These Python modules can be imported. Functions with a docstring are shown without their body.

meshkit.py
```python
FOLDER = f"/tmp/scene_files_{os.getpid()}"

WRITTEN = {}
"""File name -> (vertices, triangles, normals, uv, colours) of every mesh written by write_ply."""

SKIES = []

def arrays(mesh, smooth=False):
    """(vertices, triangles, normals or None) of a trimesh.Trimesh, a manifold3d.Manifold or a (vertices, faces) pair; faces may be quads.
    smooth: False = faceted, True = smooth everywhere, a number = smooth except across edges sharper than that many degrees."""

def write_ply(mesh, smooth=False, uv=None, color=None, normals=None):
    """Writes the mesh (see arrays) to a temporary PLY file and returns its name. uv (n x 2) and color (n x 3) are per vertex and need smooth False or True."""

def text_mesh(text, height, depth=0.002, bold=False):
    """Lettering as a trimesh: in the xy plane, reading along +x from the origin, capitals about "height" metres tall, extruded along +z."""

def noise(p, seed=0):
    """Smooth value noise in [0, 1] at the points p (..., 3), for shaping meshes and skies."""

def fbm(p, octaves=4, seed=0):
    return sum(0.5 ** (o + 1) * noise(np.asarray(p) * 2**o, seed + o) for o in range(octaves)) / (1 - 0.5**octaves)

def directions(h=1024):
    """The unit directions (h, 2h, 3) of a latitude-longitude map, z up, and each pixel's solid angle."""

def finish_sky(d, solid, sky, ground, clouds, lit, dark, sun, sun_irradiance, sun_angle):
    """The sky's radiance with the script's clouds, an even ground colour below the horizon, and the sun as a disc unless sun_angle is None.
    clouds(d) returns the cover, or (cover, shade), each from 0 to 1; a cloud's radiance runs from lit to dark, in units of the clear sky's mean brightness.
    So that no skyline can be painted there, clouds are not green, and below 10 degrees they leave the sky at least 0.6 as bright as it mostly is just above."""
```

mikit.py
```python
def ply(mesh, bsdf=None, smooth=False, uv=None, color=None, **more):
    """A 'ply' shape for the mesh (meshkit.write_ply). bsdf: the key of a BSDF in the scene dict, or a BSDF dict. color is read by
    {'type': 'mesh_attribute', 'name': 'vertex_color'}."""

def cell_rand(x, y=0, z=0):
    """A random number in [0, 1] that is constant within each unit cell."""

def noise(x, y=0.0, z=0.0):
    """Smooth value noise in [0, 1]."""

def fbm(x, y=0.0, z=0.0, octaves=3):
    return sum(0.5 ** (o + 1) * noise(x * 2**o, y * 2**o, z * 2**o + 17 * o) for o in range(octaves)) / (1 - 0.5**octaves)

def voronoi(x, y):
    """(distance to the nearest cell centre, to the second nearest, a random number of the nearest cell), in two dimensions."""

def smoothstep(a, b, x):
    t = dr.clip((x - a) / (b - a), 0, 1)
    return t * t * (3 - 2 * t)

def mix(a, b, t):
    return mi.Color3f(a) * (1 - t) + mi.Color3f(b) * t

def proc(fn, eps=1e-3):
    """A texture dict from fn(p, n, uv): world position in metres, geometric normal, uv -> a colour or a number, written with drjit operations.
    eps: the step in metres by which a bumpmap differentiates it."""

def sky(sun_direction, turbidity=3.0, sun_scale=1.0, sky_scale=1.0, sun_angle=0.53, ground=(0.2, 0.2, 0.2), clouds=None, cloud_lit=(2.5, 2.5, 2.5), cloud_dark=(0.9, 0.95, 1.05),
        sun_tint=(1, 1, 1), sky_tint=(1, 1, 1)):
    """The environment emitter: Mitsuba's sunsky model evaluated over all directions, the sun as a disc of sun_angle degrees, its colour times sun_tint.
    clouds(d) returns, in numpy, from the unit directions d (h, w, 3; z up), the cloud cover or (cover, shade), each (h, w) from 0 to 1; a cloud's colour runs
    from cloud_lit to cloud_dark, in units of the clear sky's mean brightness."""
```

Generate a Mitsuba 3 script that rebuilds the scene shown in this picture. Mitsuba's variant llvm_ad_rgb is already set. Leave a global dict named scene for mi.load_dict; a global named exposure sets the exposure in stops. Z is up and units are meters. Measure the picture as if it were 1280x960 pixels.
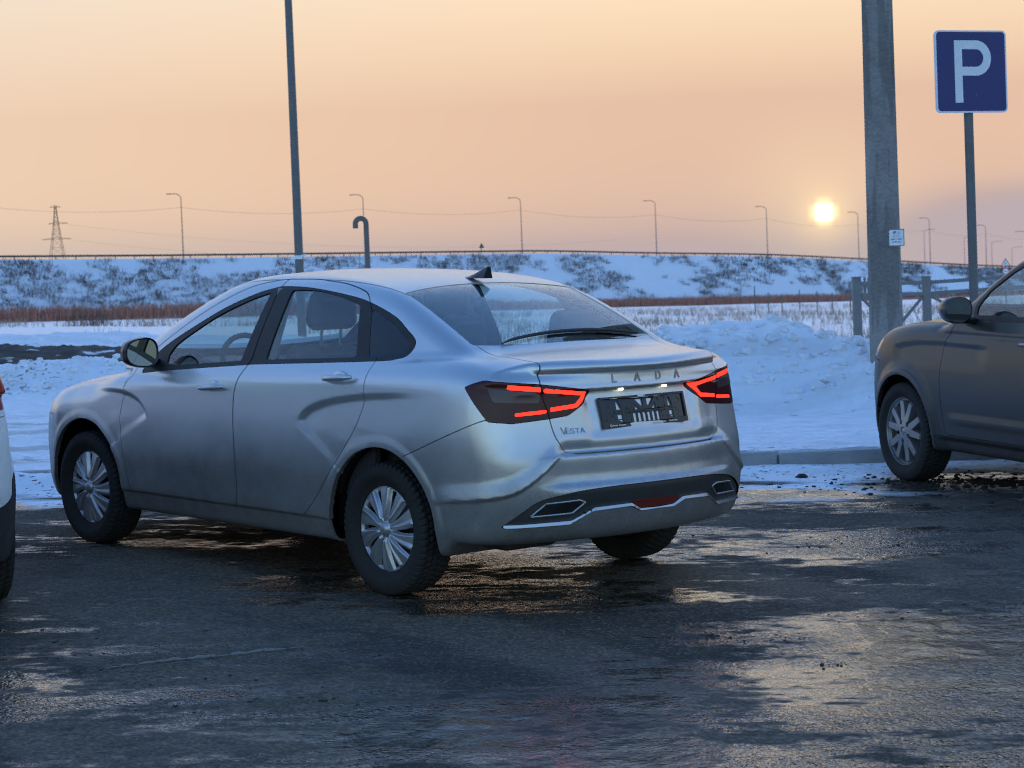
import math, numpy as np, trimesh, mitsuba as mi, drjit as dr, mikit, meshkit
from mikit import proc, noise, fbm, voronoi, smoothstep, mix, cell_rand
import shapely.geometry as sg
T4 = mi.ScalarTransform4f
scene, labels = {}, {}
RNG = np.random.default_rng(7)

# ---------------------------------------------------------------- camera, sky, exposure
FPX = 2750.0
CAM = np.array([0, 0, 1.664])
RGT, UPV, FWD = (np.array(v) for v in ([0.9992614, -0.0022774, -0.0383596], [0.0384187, 0.0382796, 0.9985283], [0.0008057, 0.9992645, -0.0383389]))
scene['camera'] = {'type': 'thinlens', 'fov': 2 * math.degrees(math.atan(640 / FPX)), 'fov_axis': 'x', 'aperture_radius': 0.004, 'focus_distance': 10.0,
                   'to_world': T4().look_at(CAM.tolist(), (CAM + FWD).tolist(), UPV.tolist()), 'near_clip': 0.1, 'far_clip': 6000.0}
SUN = np.array([0.14361321, 0.98905853, 0.03374117])
SUN_AZ = math.atan2(SUN[1], SUN[0])


def clouds(d):
    """A thin veil that is dense and warm around the low sun, with a grey lilac bank of haze resting on the horizon, thinning out upwards into the clear blue."""
    el = np.degrees(np.arcsin(np.clip(d[..., 2], -1, 1)))
    az = np.degrees((np.arctan2(d[..., 1], d[..., 0]) - SUN_AZ + np.pi) % (2 * np.pi) - np.pi)      # + = left of the sun
    near = np.exp(-(az / 80.0) ** 2)
    cover = (1 - np.clip((el - 5) / 34, 0, 1)) ** 1.35 * (0.04 + 0.96 * near)
    wob = meshkit.fbm(np.stack([az * 0.10, el * 1.1, el * 0], -1), 4, 3) - 0.5
    right = 1 / (1 + np.exp((az + 2.0) / 0.9))
    bank = 1.70 + 0.30 * wob + 0.75 * right
    shade = 0.92 / (1 + np.exp((el - bank) / (0.42 - 0.24 * right))) + 0.26 * np.exp(-np.maximum(el, 0) / 2.6)
    # the haze is thinnest where the sun burns through it
    ang = np.degrees(np.arccos(np.clip(d @ (SUN / np.linalg.norm(SUN)), -1, 1)))
    t = np.clip((0.324 - ang) / 0.20, 0, 1)
    cover = cover * (1 - t * t * (3 - 2 * t)) * (1 - 0.05 * np.exp(-(ang / 0.55) ** 2) - 0.04 * np.exp(-(ang / 2.0) ** 2))
    shade = shade * (1 - 0.7 * np.exp(-(ang / 0.7) ** 2))
    return cover, np.clip(shade, 0, 1)


scene['sky'] = mikit.sky(SUN, turbidity=3, sun_scale=0.00006, sky_scale=5.1, sun_angle=0.53, sun_tint=(0.30, 1.55, -32.0), ground=(0.32, 0.33, 0.36), clouds=clouds,
                         cloud_lit=(1.545, 1.02, 0.735), cloud_dark=(.87, .72, .78), sky_tint=(0.38, 0.72, 1.50))
exposure = 2.6

# ---------------------------------------------------------------- helpers
smin_ = np.minimum


def smax(a, b, r):
    h = np.maximum(r - np.abs(a - b), 0) / r
    return np.maximum(a, b) + h * h * r * 0.25


def smin(a, b, r):
    return -smax(-a, -b, r)


def sst(a, b, x):
    t = np.clip((x - a) / (b - a), 0, 1)
    return t * t * (3 - 2 * t)


def spl(xs, ys, soft=0.0):
    """A smooth curve through the points, rounded off over about soft (in the units of xs)."""
    from scipy.interpolate import PchipInterpolator
    from scipy.ndimage import gaussian_filter1d
    f = PchipInterpolator(xs, ys)
    g = np.linspace(xs[0], xs[-1], 600)
    v = f(g)
    if soft: v = gaussian_filter1d(v, soft / (g[1] - g[0]), mode='nearest')
    return lambda x: np.interp(x, g, v)


def grad(f, p, e=1.5e-3):
    g = np.zeros_like(p)
    for k in range(3):
        q = p.copy(); q[:, k] += e
        r = p.copy(); r[:, k] -= e
        g[:, k] = (f(q[:, 0], q[:, 1], q[:, 2]) - f(r[:, 0], r[:, 1], r[:, 2])) / (2 * e)
    return g


def surface_nets(f, lo, hi, h):
    """The zero surface of f (negative inside) as (V, N, F), on a grid of step h, evaluated near the surface only."""
    B = 6
    n = (np.ceil((np.array(hi) - lo) / h / B).astype(int)) * B
    c = [lo[k] + (np.arange(n[k] // B) + 0.5) * B * h for k in range(3)]
    co = f(*[a.ravel() for a in np.meshgrid(*c, indexing='ij')]).reshape([len(a) for a in c])
    near = np.abs(co) < B * h * 1.35
    big = np.where(co > 0, 1.0, -1.0).astype(np.float32)
    for ax in range(3):
        near = np.repeat(near, B, ax); big = np.repeat(big, B, ax)
    I = np.argwhere(near)
    p = I * h + np.array(lo) + 0.0
    big[near] = f(p[:, 0], p[:, 1], p[:, 2])
    ins = big < 0
    cell = np.zeros(np.array(big.shape) - 1, np.uint8)
    for a in (0, 1):
        for b in (0, 1):
            for d in (0, 1):
                cell += ins[a:a + cell.shape[0], b:b + cell.shape[1], d:d + cell.shape[2]]
    act = (cell > 0) & (cell < 8)
    A = np.argwhere(act)
    idx = -np.ones(cell.shape, np.int32)
    idx[act] = np.arange(len(A))
    acc = np.zeros((len(A), 3)); cnt = np.zeros(len(A))
    offs = [(a, b, d) for a in (0, 1) for b in (0, 1) for d in (0, 1)]
    for o in offs:
        for ax in range(3):
            if o[ax]: continue
            o2 = list(o); o2[ax] = 1
            v1 = big[A[:, 0] + o[0], A[:, 1] + o[1], A[:, 2] + o[2]]
            v2 = big[A[:, 0] + o2[0], A[:, 1] + o2[1], A[:, 2] + o2[2]]
            cr = (v1 < 0) != (v2 < 0)
            t = np.where(cr, v1 / np.where(cr, v1 - v2, 1), 0)
            q = np.array(o, float)[None].repeat(len(A), 0)
            q[:, ax] += t
            acc[cr] += q[cr]; cnt[cr] += 1
    V = (A + acc / cnt[:, None]) * h + np.array(lo)
    Fs = []
    for ax in range(3):
        a, b = [(1, 2), (2, 0), (0, 1)][ax]
        s = [slice(1, -1)] * 3; s[ax] = slice(0, -1)
        s2 = list(s); s2[ax] = slice(1, None)
        i1, i2 = ins[tuple(s)], ins[tuple(s2)]
        for flip in (0, 1):
            E = np.argwhere((i1 & ~i2) if not flip else (~i1 & i2)) + [0 if k == ax else 1 for k in range(3)]
            def nb(da, db):
                q = E.copy(); q[:, a] -= da; q[:, b] -= db
                return idx[q[:, 0], q[:, 1], q[:, 2]]
            quad = np.stack([nb(1, 1), nb(0, 1), nb(0, 0), nb(1, 0)], 1)
            if flip: quad = quad[:, ::-1]
            Fs.append(quad)
    Q = np.vstack(Fs)
    Q = Q[(Q >= 0).all(1)]
    for _ in range(3):
        g = grad(f, V)
        V = V - np.clip(f(V[:, 0], V[:, 1], V[:, 2]), -h, h)[:, None] * g / (np.sum(g * g, 1)[:, None] + 1e-9)
    g = grad(f, V, 3e-3)
    N = g / (np.linalg.norm(g, axis=1)[:, None] + 1e-9)
    return V, N, np.vstack([Q[:, [0, 1, 2]], Q[:, [0, 2, 3]]])


def clip(m, s):
    """The part of the mesh m = (V, N, F) where s (per vertex) is positive, cut along s = 0."""
    V, N, F = m
    if len(F) == 0: return m
    s = np.where(np.abs(s) < 1e-7, 1e-7, s)
    pos = s > 0
    k = pos[F].sum(1)
    out = [F[k == 3]]
    extraV, extraN, at = [], [], len(V)
    def cut(i, j):
        nonlocal at
        t = (s[i] / (s[i] - s[j]))[:, None]
        extraV.append(V[i] + (V[j] - V[i]) * t)
        nn = N[i] + (N[j] - N[i]) * t
        extraN.append(nn / (np.linalg.norm(nn, axis=1)[:, None] + 1e-12))
        r = np.arange(at, at + len(i)); at += len(i)
        return r
    for cnt in (1, 2):
        G = F[k == cnt]
        if not len(G): continue
        odd = pos[G] if cnt == 1 else ~pos[G]
        r = odd.argmax(1)
        i = np.arange(len(G))
        a, b, c = G[i, r], G[i, (r + 1) % 3], G[i, (r + 2) % 3]
        ab, ac = cut(a, b), cut(a, c)
        if cnt == 1: out.append(np.stack([a, ab, ac], 1))
        else: out += [np.stack([ab, b, c], 1), np.stack([ab, c, ac], 1)]
    V2, N2 = np.vstack([V] + extraV), np.vstack([N] + extraN)
    return compact(V2, N2, np.vstack(out))


def compact(V, N, F):
    # weld cut vertices, drop the unused
    if len(F) == 0: return V[:0], N[:0], F
    used = np.unique(F)
    r = np.zeros(len(V), np.int64); r[used] = np.arange(len(used))
    V, N, F = V[used], N[used], r[F]
    _, first, inv = np.unique(np.round(V * 2e4).astype(np.int64), axis=0, return_index=True, return_inverse=True)
    inv = inv.ravel()
    F = inv[F]
    F = F[(F[:, 0] != F[:, 1]) & (F[:, 1] != F[:, 2]) & (F[:, 2] != F[:, 0])]
    return V[first], N[first], F


def boundary(F):
    E = np.vstack([F[:, [0, 1]], F[:, [1, 2]], F[:, [2, 0]]])
    key = np.sort(E, 1)
    _, inv, cnt = np.unique(key, axis=0, return_inverse=True, return_counts=True)
    return E[cnt[inv.ravel()] == 1]


def flange(m, depth=0.012, shift=0.0):
    """Turns the free edges inwards, so that a panel has thickness at its gaps."""
    V, N, F = m
    if len(F) == 0: return m
    V = V + N * shift
    E = boundary(F)
    a, b = E[:, 0], E[:, 1]
    Va, Vb = V[a], V[b]
    Wa, Wb = Va - N[a] * depth, Vb - N[b] * depth
    e = Vb - Va
    fn = np.cross(e, (N[a] + N[b]) / 2)
    fn /= np.linalg.norm(fn, axis=1)[:, None] + 1e-12
    n0, k = len(V), len(E)
    ia = np.arange(k) + n0
    V2 = np.vstack([V, Va, Vb, Wa, Wb])
    N2 = np.vstack([N, fn, fn, fn, fn])
    F2 = np.vstack([F, np.stack([ia + k, ia, ia + 2 * k], 1), np.stack([ia + k, ia + 2 * k, ia + 3 * k], 1)])
    return V2, N2, F2


def sdf(poly, u, v):
    """Signed distance to a closed polygon, positive inside."""
    P = np.asarray(poly, float); Q = np.roll(P, -1, 0)
    best = np.full(len(u), 1e9); ins = np.zeros(len(u), bool)
    for (x0, y0), (x1, y1) in zip(P, Q):
        ex, ey = x1 - x0, y1 - y0
        t = np.clip(((u - x0) * ex + (v - y0) * ey) / (ex * ex + ey * ey + 1e-12), 0, 1)
        best = np.minimum(best, (u - x0 - t * ex) ** 2 + (v - y0 - t * ey) ** 2)
        if y0 != y1:
            cr = ((y0 > v) != (y1 > v)) & (u < (x1 - x0) * (v - y0) / (y1 - y0) + x0)
            ins ^= cr
    d = np.sqrt(best)
    return np.where(ins, d, -d)


def rounded(poly, r, k=6):
    """The polygon with its corners cut to arcs of about radius r."""
    p = sg.Polygon(poly)
    q = p.buffer(-r, join_style=1).buffer(2 * r, join_style=1).buffer(-r, join_style=1)
    return np.array(q.exterior.coords)[:-1]


def curve(pts, n=8):
    """A smooth closed or open line through the points (Catmull-Rom), open."""
    P = np.asarray(pts, float)
    P = np.vstack([2 * P[0] - P[1], P, 2 * P[-1] - P[-2]])
    out = []
    for i in range(1, len(P) - 2):
        for t in np.linspace(0, 1, n, endpoint=False):
            a, b, c, d = P[i - 1:i + 3]
            out.append(0.5 * (2 * b + (c - a) * t + (2 * a - 5 * b + 4 * c - d) * t * t + (3 * b - a - 3 * c + d) * t ** 3))
    return np.array(out + [P[-2]])


def near_line(pts, u, v):
    """(distance, signed side, parameter 0..1) to an open polyline."""
    P = np.asarray(pts, float)
    L = np.r_[0, np.cumsum(np.linalg.norm(np.diff(P, axis=0), axis=1))]
    best = np.full(np.shape(u), 1e9); side = np.zeros(np.shape(u)); par = np.zeros(np.shape(u))
    for i in range(len(P) - 1):
        ex, ey = P[i + 1] - P[i]
        t = np.clip(((u - P[i, 0]) * ex + (v - P[i, 1]) * ey) / (ex * ex + ey * ey + 1e-12), 0, 1)
        dx, dy = u - P[i, 0] - t * ex, v - P[i, 1] - t * ey
        d = np.hypot(dx, dy)
        c = d < best
        best = np.where(c, d, best)
        side = np.where(c, np.sign(ex * dy - ey * dx), side)
        par = np.where(c, (L[i] + t * np.hypot(ex, ey)) / L[-1], par)
    return best, side, par


def shape(m, bsdf, to_world=None, **more):
    """The shape dict of a mesh (V, N, F) with its own normals, or of a trimesh."""
    V, N, F = m
    d = {'type': 'ply', 'filename': meshkit.write_ply((V, F), False, normals=N), 'face_normals': False, **more}
    if bsdf: d['bsdf'] = {'type': 'ref', 'id': bsdf}
    if to_world is not None: d['to_world'] = to_world
    return d


def join(*ms):
    V, N, F, at = [], [], [], 0
    for v, n, f in ms:
        V.append(v); N.append(n); F.append(np.asarray(f) + at); at += len(v)
    return np.vstack(V), np.vstack(N), np.vstack(F)


def tri(mesh, smooth=35):
    """A trimesh as (V, N, F) with normals smoothed below that angle."""
    v, f, n = meshkit.arrays(mesh, smooth)
    if n is None:
        v = v[f].reshape(-1, 3); f = np.arange(len(v)).reshape(-1, 3)
        fn = np.cross(v[f[:, 1]] - v[f[:, 0]], v[f[:, 2]] - v[f[:, 0]])
        fn /= np.linalg.norm(fn, axis=1)[:, None] + 1e-12
        n = np.repeat(fn, 3, 0)
    return v, n, f


def mirror_y(m):
    V, N, F = m
    return V * [1, -1, 1], N * [1, -1, 1], F[:, ::-1]


def moved(m, M):
    V, N, F = m
    M = np.asarray(M, float)
    A = np.linalg.inv(M[:3, :3]).T
    n = N @ A.T
    return V @ M[:3, :3].T + M[:3, 3], n / (np.linalg.norm(n, axis=1)[:, None] + 1e-12), F if np.linalg.det(M[:3, :3]) > 0 else F[:, ::-1]


def box(cx, cy, cz, sx, sy, sz, bevel=0.0, rot=None):
    if bevel > 0:
        b = min(bevel, sx * .49, sy * .49, sz * .49)
        pts = []
        for a in (-1, 1):
            for c in (-1, 1):
                for e in (-1, 1):
                    q = np.array([a * sx / 2, c * sy / 2, e * sz / 2])
                    for k in range(3):
                        w = q - np.array([a, c, e]) * b; w[k] = q[k]
                        pts.append(w)
        m = trimesh.convex.convex_hull(np.array(pts))
    else:
        m = trimesh.creation.box([sx, sy, sz])
    if rot is not None: m.apply_transform(rot)
    m.apply_translation([cx, cy, cz])
    return m


def rot(axis, deg):
    return trimesh.transformations.rotation_matrix(math.radians(deg), axis)


def tube(pts, r, sides=10, cap=True):
    """A bar along the polyline; r a number or one per point."""
    p = np.asarray(pts, float)
    r = np.broadcast_to(r, (len(p),))
    t = np.gradient(p, axis=0) if len(p) > 2 else np.repeat((p[1] - p[0])[None], 2, 0)
    t /= np.linalg.norm(t, axis=1)[:, None] + 1e-12
    a = np.cross(t[0], [0, 0, 1.0] if abs(t[0][2]) < .9 else [1.0, 0, 0]); a /= np.linalg.norm(a)
    rings, ang = [], np.arange(sides) * 2 * np.pi / sides
    for i in range(len(p)):
        a = a - t[i] * (a @ t[i]); a /= np.linalg.norm(a) + 1e-12
        b = np.cross(t[i], a)
        rings.append(p[i] + r[i] * (np.cos(ang)[:, None] * a + np.sin(ang)[:, None] * b))
    V = np.vstack(rings); F = []
    for i in range(len(p) - 1):
        for j in range(sides):
            k = (j + 1) % sides
            F += [[i * sides + j, i * sides + k, (i + 1) * sides + k], [i * sides + j, (i + 1) * sides + k, (i + 1) * sides + j]]
    if cap:
        V = np.vstack([V, p[:1], p[-1:]]); q = len(V) - 2; e = (len(p) - 1) * sides
        for j in range(sides):
            k = (j + 1) % sides
            F += [[q, k, j], [q + 1, e + j, e + k]]
    return trimesh.Trimesh(V, np.array(F), process=False)


def revolve(prof, n=48):
    """The (radius, height) profile turned round the z axis."""
    return trimesh.creation.revolve(np.asarray(prof, float), sections=n)


def extrude(poly, depth):
    p = sg.Polygon(poly) if not isinstance(poly, (sg.Polygon, sg.MultiPolygon)) else poly
    ms = [trimesh.creation.extrude_polygon(g, depth, engine='earcut') for g in getattr(p, 'geoms', [p])]
    return trimesh.util.concatenate(ms)


def cat(*ms):
    return trimesh.util.concatenate(list(ms))


USED = {}


def key_for(name):
    n = USED.get(name, 0); USED[name] = n + 1
    return name if n == 0 else f'{name}_{n:03d}'


def thing(name, label=None, cat_=None, group=None, kind=None):
    k = key_for(name)
    d = {}
    if label: d['label'] = label
    if cat_: d['category'] = cat_
    if group: d['group'] = group
    if kind: d['kind'] = kind
    if d: labels[k] = d
    return k


def part(parent, name, m, bsdf, to_world=None, label=None, kind=None, smooth=35, **more):
    k = key_for(f'{parent}__{name}')
    if isinstance(m, trimesh.Trimesh): m = tri(m, smooth)
    if len(m[2]) == 0: return k
    scene[k] = shape(m, bsdf, to_world, **more)
    d = {}
    if label: d['label'] = label
    if kind: d['kind'] = kind
    if d: labels[k] = d
    return k


def one(name, m, bsdf, label=None, cat_=None, group=None, kind=None, smooth=35, to_world=None, **more):
    k = thing(name, label, cat_, group, kind)
    if isinstance(m, trimesh.Trimesh): m = tri(m, smooth)
    scene[k] = shape(m, bsdf, to_world, **more)
    return k


def rgb(*c):
    return {'type': 'rgb', 'value': list(c)}


def mat(name, d, two=True):
    scene[name] = {'type': 'twosided', 'b': d} if two else d
    return name

# ---------------------------------------------------------------- the silver sedan's body surface (x forward from the rear axle, y left, z up from the ground, metres)
RW = 0.3105
_W = spl([-1.0, -.9, -.8, -.6, -.4, -.1, .4, 1.3, 2.2, 2.635, 2.9, 3.1, 3.3, 3.45, 3.6], [.70, .755, .79, .833, .857, .872, .878, .873, .873, .868, .855, .83, .775, .69, .55], 0.1)
_D = spl([.1, .2, .3, .34, .4, .55, .75, .88, .95, 1.02, 1.1, 1.2], [.09, .05, .022, .012, .012, .004, .0, .008, .018, .036, .07, .13], 0.022)
_deck = spl([-1.0, -.9, -.85, -.7, -.5, -.35, .1, .6, 1.1, 1.8, 2.3, 2.5, 2.8, 3.05, 3.25, 3.38, 3.47, 3.6], [1.055, 1.083, 1.098, 1.113, 1.125, 1.125, 1.112, 1.09, 1.06, 1.01, .985, .965, .930, .883, .815, .735, .64, .4], 0.035)
_roof = spl([-1.0, -.62, -.48, -.2, .0, .2, .35, .6, .9, 1.2, 1.5, 1.7, 1.9, 2.2, 2.5, 2.7, 3.0], [.84, 1.05, 1.12, 1.255, 1.345, 1.42, 1.451, 1.48, 1.495, 1.497, 1.470, 1.400, 1.308, 1.145, .94, .80, .6], 0.06)
_slope = spl([-1.0, -.62, -.48, -.2, .0, .2, .35, .6, .9, 1.2, 1.5, 1.7, 1.9, 2.2, 2.5, 3.0], [1.12, 1.12, 1.12, 1.11, 1.09, 1.05, 1.02, 1, 1, 1, 1, 1.03, 1.1, 1.12, 1.13, 1.13], 0.06)
_belt = spl([-1.0, -.6, -.3, 0, .5, 1.5, 2.0, 2.4, 2.8], [.60, .66, .705, .752, .782, .79, .78, .755, .70], 0.12)
_rear = spl([.1, .2, .27, .35, .44, .49, .515, .535, .56, .60, .65, .676, .690, .70, .74, .80, .90, .955, .965, 1.0, 1.035, 1.058, 1.085, 1.10, 1.2], [-.70, -.79, -.86, -.925, -.958, -.972, -.976, -.972, -.955, -.948, -.950, -.948, -.918, -.914, -.922, -.908, -.892, -.885, -.897, -.888, -.886, -.908, -.898, -.88, -.7], 0.003)
_front = spl([.1, .2, .28, .4, .5, .6, .7, .8, 1.1], [3.28, 3.40, 3.45, 3.48, 3.485, 3.475, 3.455, 3.41, 3.2], 0.03)
XF = curve([[2.93, .845], [2.70, .868], [2.45, .873], [2.22, .868], [2.08, .84], [2.00, .795], [1.955, .735]], 6)     # front wing and door crease, front to tip
XF2 = curve([[1.955, .735], [2.08, .68], [2.25, .60]], 6)
XR = curve([[-.56, .975], [-.3, .965], [.05, .945], [.25, .925], [.42, .895], [.55, .85], [.63, .78]], 6)
XR2 = curve([[.63, .78], [.50, .70], [.34, .60]], 6)


def vesta_side(x, z):
    y = _W(x) - _D(z)
    # the two wedges pressed into the flanks: deep under the upper crease, running out below
    s = 1 - sst(.30, .52, np.abs(x - 2.30) / 2)        # (only near them)
    for up, lo, sgn, x0, x1 in ((XF, XF2, 1, 1.9, 2.95), (XR, XR2, -1, -.6, .7)):
        m = (x > x0 - .1) & (x < x1 + .1) & (z > .5) & (z < 1.03)
        if not m.any(): continue
        xm, zm = x[m], z[m]
        d, side, par = near_line(up, xm, zm)
        below = side * (1 if sgn > 0 else -1)          # XF runs backwards (x falling): its lower side is to the left
        dl, sl, pl_ = near_line(lo, xm, zm)
        tipx = lo[0, 0]
        inside_up = np.where(below > 0, d, -d)
        inside_lo = np.where(sl * (1 if sgn > 0 else -1) > 0, dl, -dl)
        fadex = sst(.0, .28, (xm - tipx) * sgn) * (1 - sst(.62, 1.0, (xm - tipx) * sgn)) + 0.0
        ins = np.minimum(inside_up, inside_lo)
        a = sst(-.008, .030 if sgn > 0 else .046, inside_up) * sst(-.012, .045, inside_lo)
        run = 1 - sst(.05, .30, inside_up)             # back out to the surface further down
        lowfade = 1 - sst(.35, .95, (xm - tipx) * sgn)
        depth = (.018 if sgn > 0 else .0155) * (1 - .55 * pl_ * sst(-.08, .10, inside_up - inside_lo)) * a * (.35 + .65 * np.maximum(run, lowfade * .7))
        ends = (1 - sst(.80, 1.0, (xm - tipx) * sgn)) if sgn > 0 else (1 - sst(.60, 1.12, (xm - tipx) * sgn))
        y = y.copy(); y[m] -= depth * ends
    # wheel arch lips, sill
    for cx in (0.0, 2.635):
        r = np.hypot(x - cx, z - RW)
        y = y + .005 * sst(.37, .385, r) * (1 - sst(.405, .445, r)) * sst(.2, .3, z)
    y = y - .016 * (1 - sst(.315, .335, z)) * sst(.36, .5, x) * (1 - sst(2.2, 2.3, x))
    return y


def around(x, ay):
    """The angle round the rear corner: 0 at the tail, 90 degrees on the flank."""
    return np.degrees(np.arctan2(ay - .3, -(x + .3)))


_rear2 = spl([.1, .2, .27, .35, .44, .52, .60, .66, .72, .80, .90, .955, 1.0, 1.058, 1.085, 1.10, 1.2], [-.70, -.79, -.86, -.925, -.955, -.958, -.955, -.950, -.934, -.914, -.896, -.889, -.886, -.888, -.883, -.87, -.7], 0.016)
_crease = spl([10, 21.6, 28.8, 43.5, 72, 95], [.78, .681, .614, .520, .480, .46], 3.0)


def vesta_rear(z, ay):
    mid = 1 - np.where(z > .95, sst(.555, .60, ay), np.where(z > .68, sst(.46, .56, ay), sst(.50, .66, ay)))
    x = _rear(z) * mid + _rear2(z) * (1 - mid)
    x = x + (.30 + .10 * sst(1.0, 1.06, z)) * ay * ay
    inn = (1 - sst(.31, .38, ay)) * sst(.70, .78, z) * (1 - sst(.955, .963, z))      # the number plate field, pressed in below the grip strip
    return x + (.014 + .016 * sst(.80, .95, z)) * inn


def vesta_extra(x, ay, z):
    """Ridge that climbs from the wheel arch round the bumper corner to the boot lid."""
    e = np.zeros_like(x)
    m = (x < -.36) & (ay > .42) & (z > .2) & (z < .8)
    if m.any():
        ph = around(x[m], ay[m])
        t = z[m] - _crease(ph)
        b = np.where(t > 0, (1 - sst(-.01, .085, t)), 1 - sst(.0, .018, -t) * .75 - .25 * sst(.018, .14, -t))
        e[m] = .016 * b * sst(18, 27, ph) * (1 - sst(70, 88, ph))
    return e


def vesta(x, y, z):
    ay = np.abs(y)
    fs = ay - vesta_side(x, z)
    crown = .040 * (ay / .8) ** 2 + .05 * np.clip((ay - .55) / .3, 0, 2) ** 2 * sst(2.3, 2.6, x) + .08 * np.clip((ay - .48) / .25, 0, 2) ** 2 * (1 - sst(-.75, -.35, x))
    hood = 0.018 * sst(.52, .60, ay) * sst(2.45, 2.6, x) * 0
    ft = (z - (_deck(x) - crown * np.where(x > 2.2, 1, .6) + hood))
    fr = (vesta_rear(z, ay) - x) * .93
    ff = (x - (_front(z) - .35 * ay ** 2 - .9 * np.clip(ay - .55, 0, 1) ** 2)) * .8
    fb = (.215 + .07 * (1 - sst(-.5, -.38, x))) - z
    low = smax(fs, ft, .06 + .05 * sst(-.7, -.3, x))
    tz = sst(.98, 1.04, z)
    low = smax(low, fr, .10 * (1 - .82 * tz))
    low = low - vesta_extra(x, ay, z)
    # crisp upper edge of the boot lid in the middle
    low = smax(low, ff, .16)
    low = smax(low, fb, .04)
    zz = np.clip(z, .9, 1.6)
    gs = (ay - (_belt(x) - (zz - 1.06) * (.42 + .25 * (zz - 1.06)))) * .91
    gt = (z - (_roof(x) - .052 * (ay / .8) ** 2)) / _slope(x)
    # the rear window's foot is drawn forward at the sides
    gt = np.maximum(gt, 0 * z - 9)
    gr = smax(smax(gs, gt, .06 + .04 * sst(.5, 1.2, x)), .97 - z, .02)
    return smin(low, gr, .035)


BODY = surface_nets(vesta, (-1.06, -.97, .14), (3.60, .97, 1.56), .012)
# ---------------------------------------------------------------- the silver sedan cut into its panels
TCAR = np.array([[-0.6611682, -0.7499563, 0.0205448, 0.0120764], [0.7493784, -0.6614735, -0.0297446, 10.7263809], [0.035897, -0.0042704, 0.9993464, 0.3179239], [0, 0, 0, 1]])
TV = T4(TCAR.tolist())
LOTN = np.array([0.0205448, -0.0297446, 0.9993464]); LOTN = LOTN / np.linalg.norm(LOTN)
LOTC = float(LOTN @ TCAR[:3, 3])


def lot_height(p):
    """Height above the tilted parking lot, for dirt that rises from the ground."""
    return p.x * float(LOTN[0]) + p.y * float(LOTN[1]) + p.z * float(LOTN[2]) - LOTC


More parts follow.
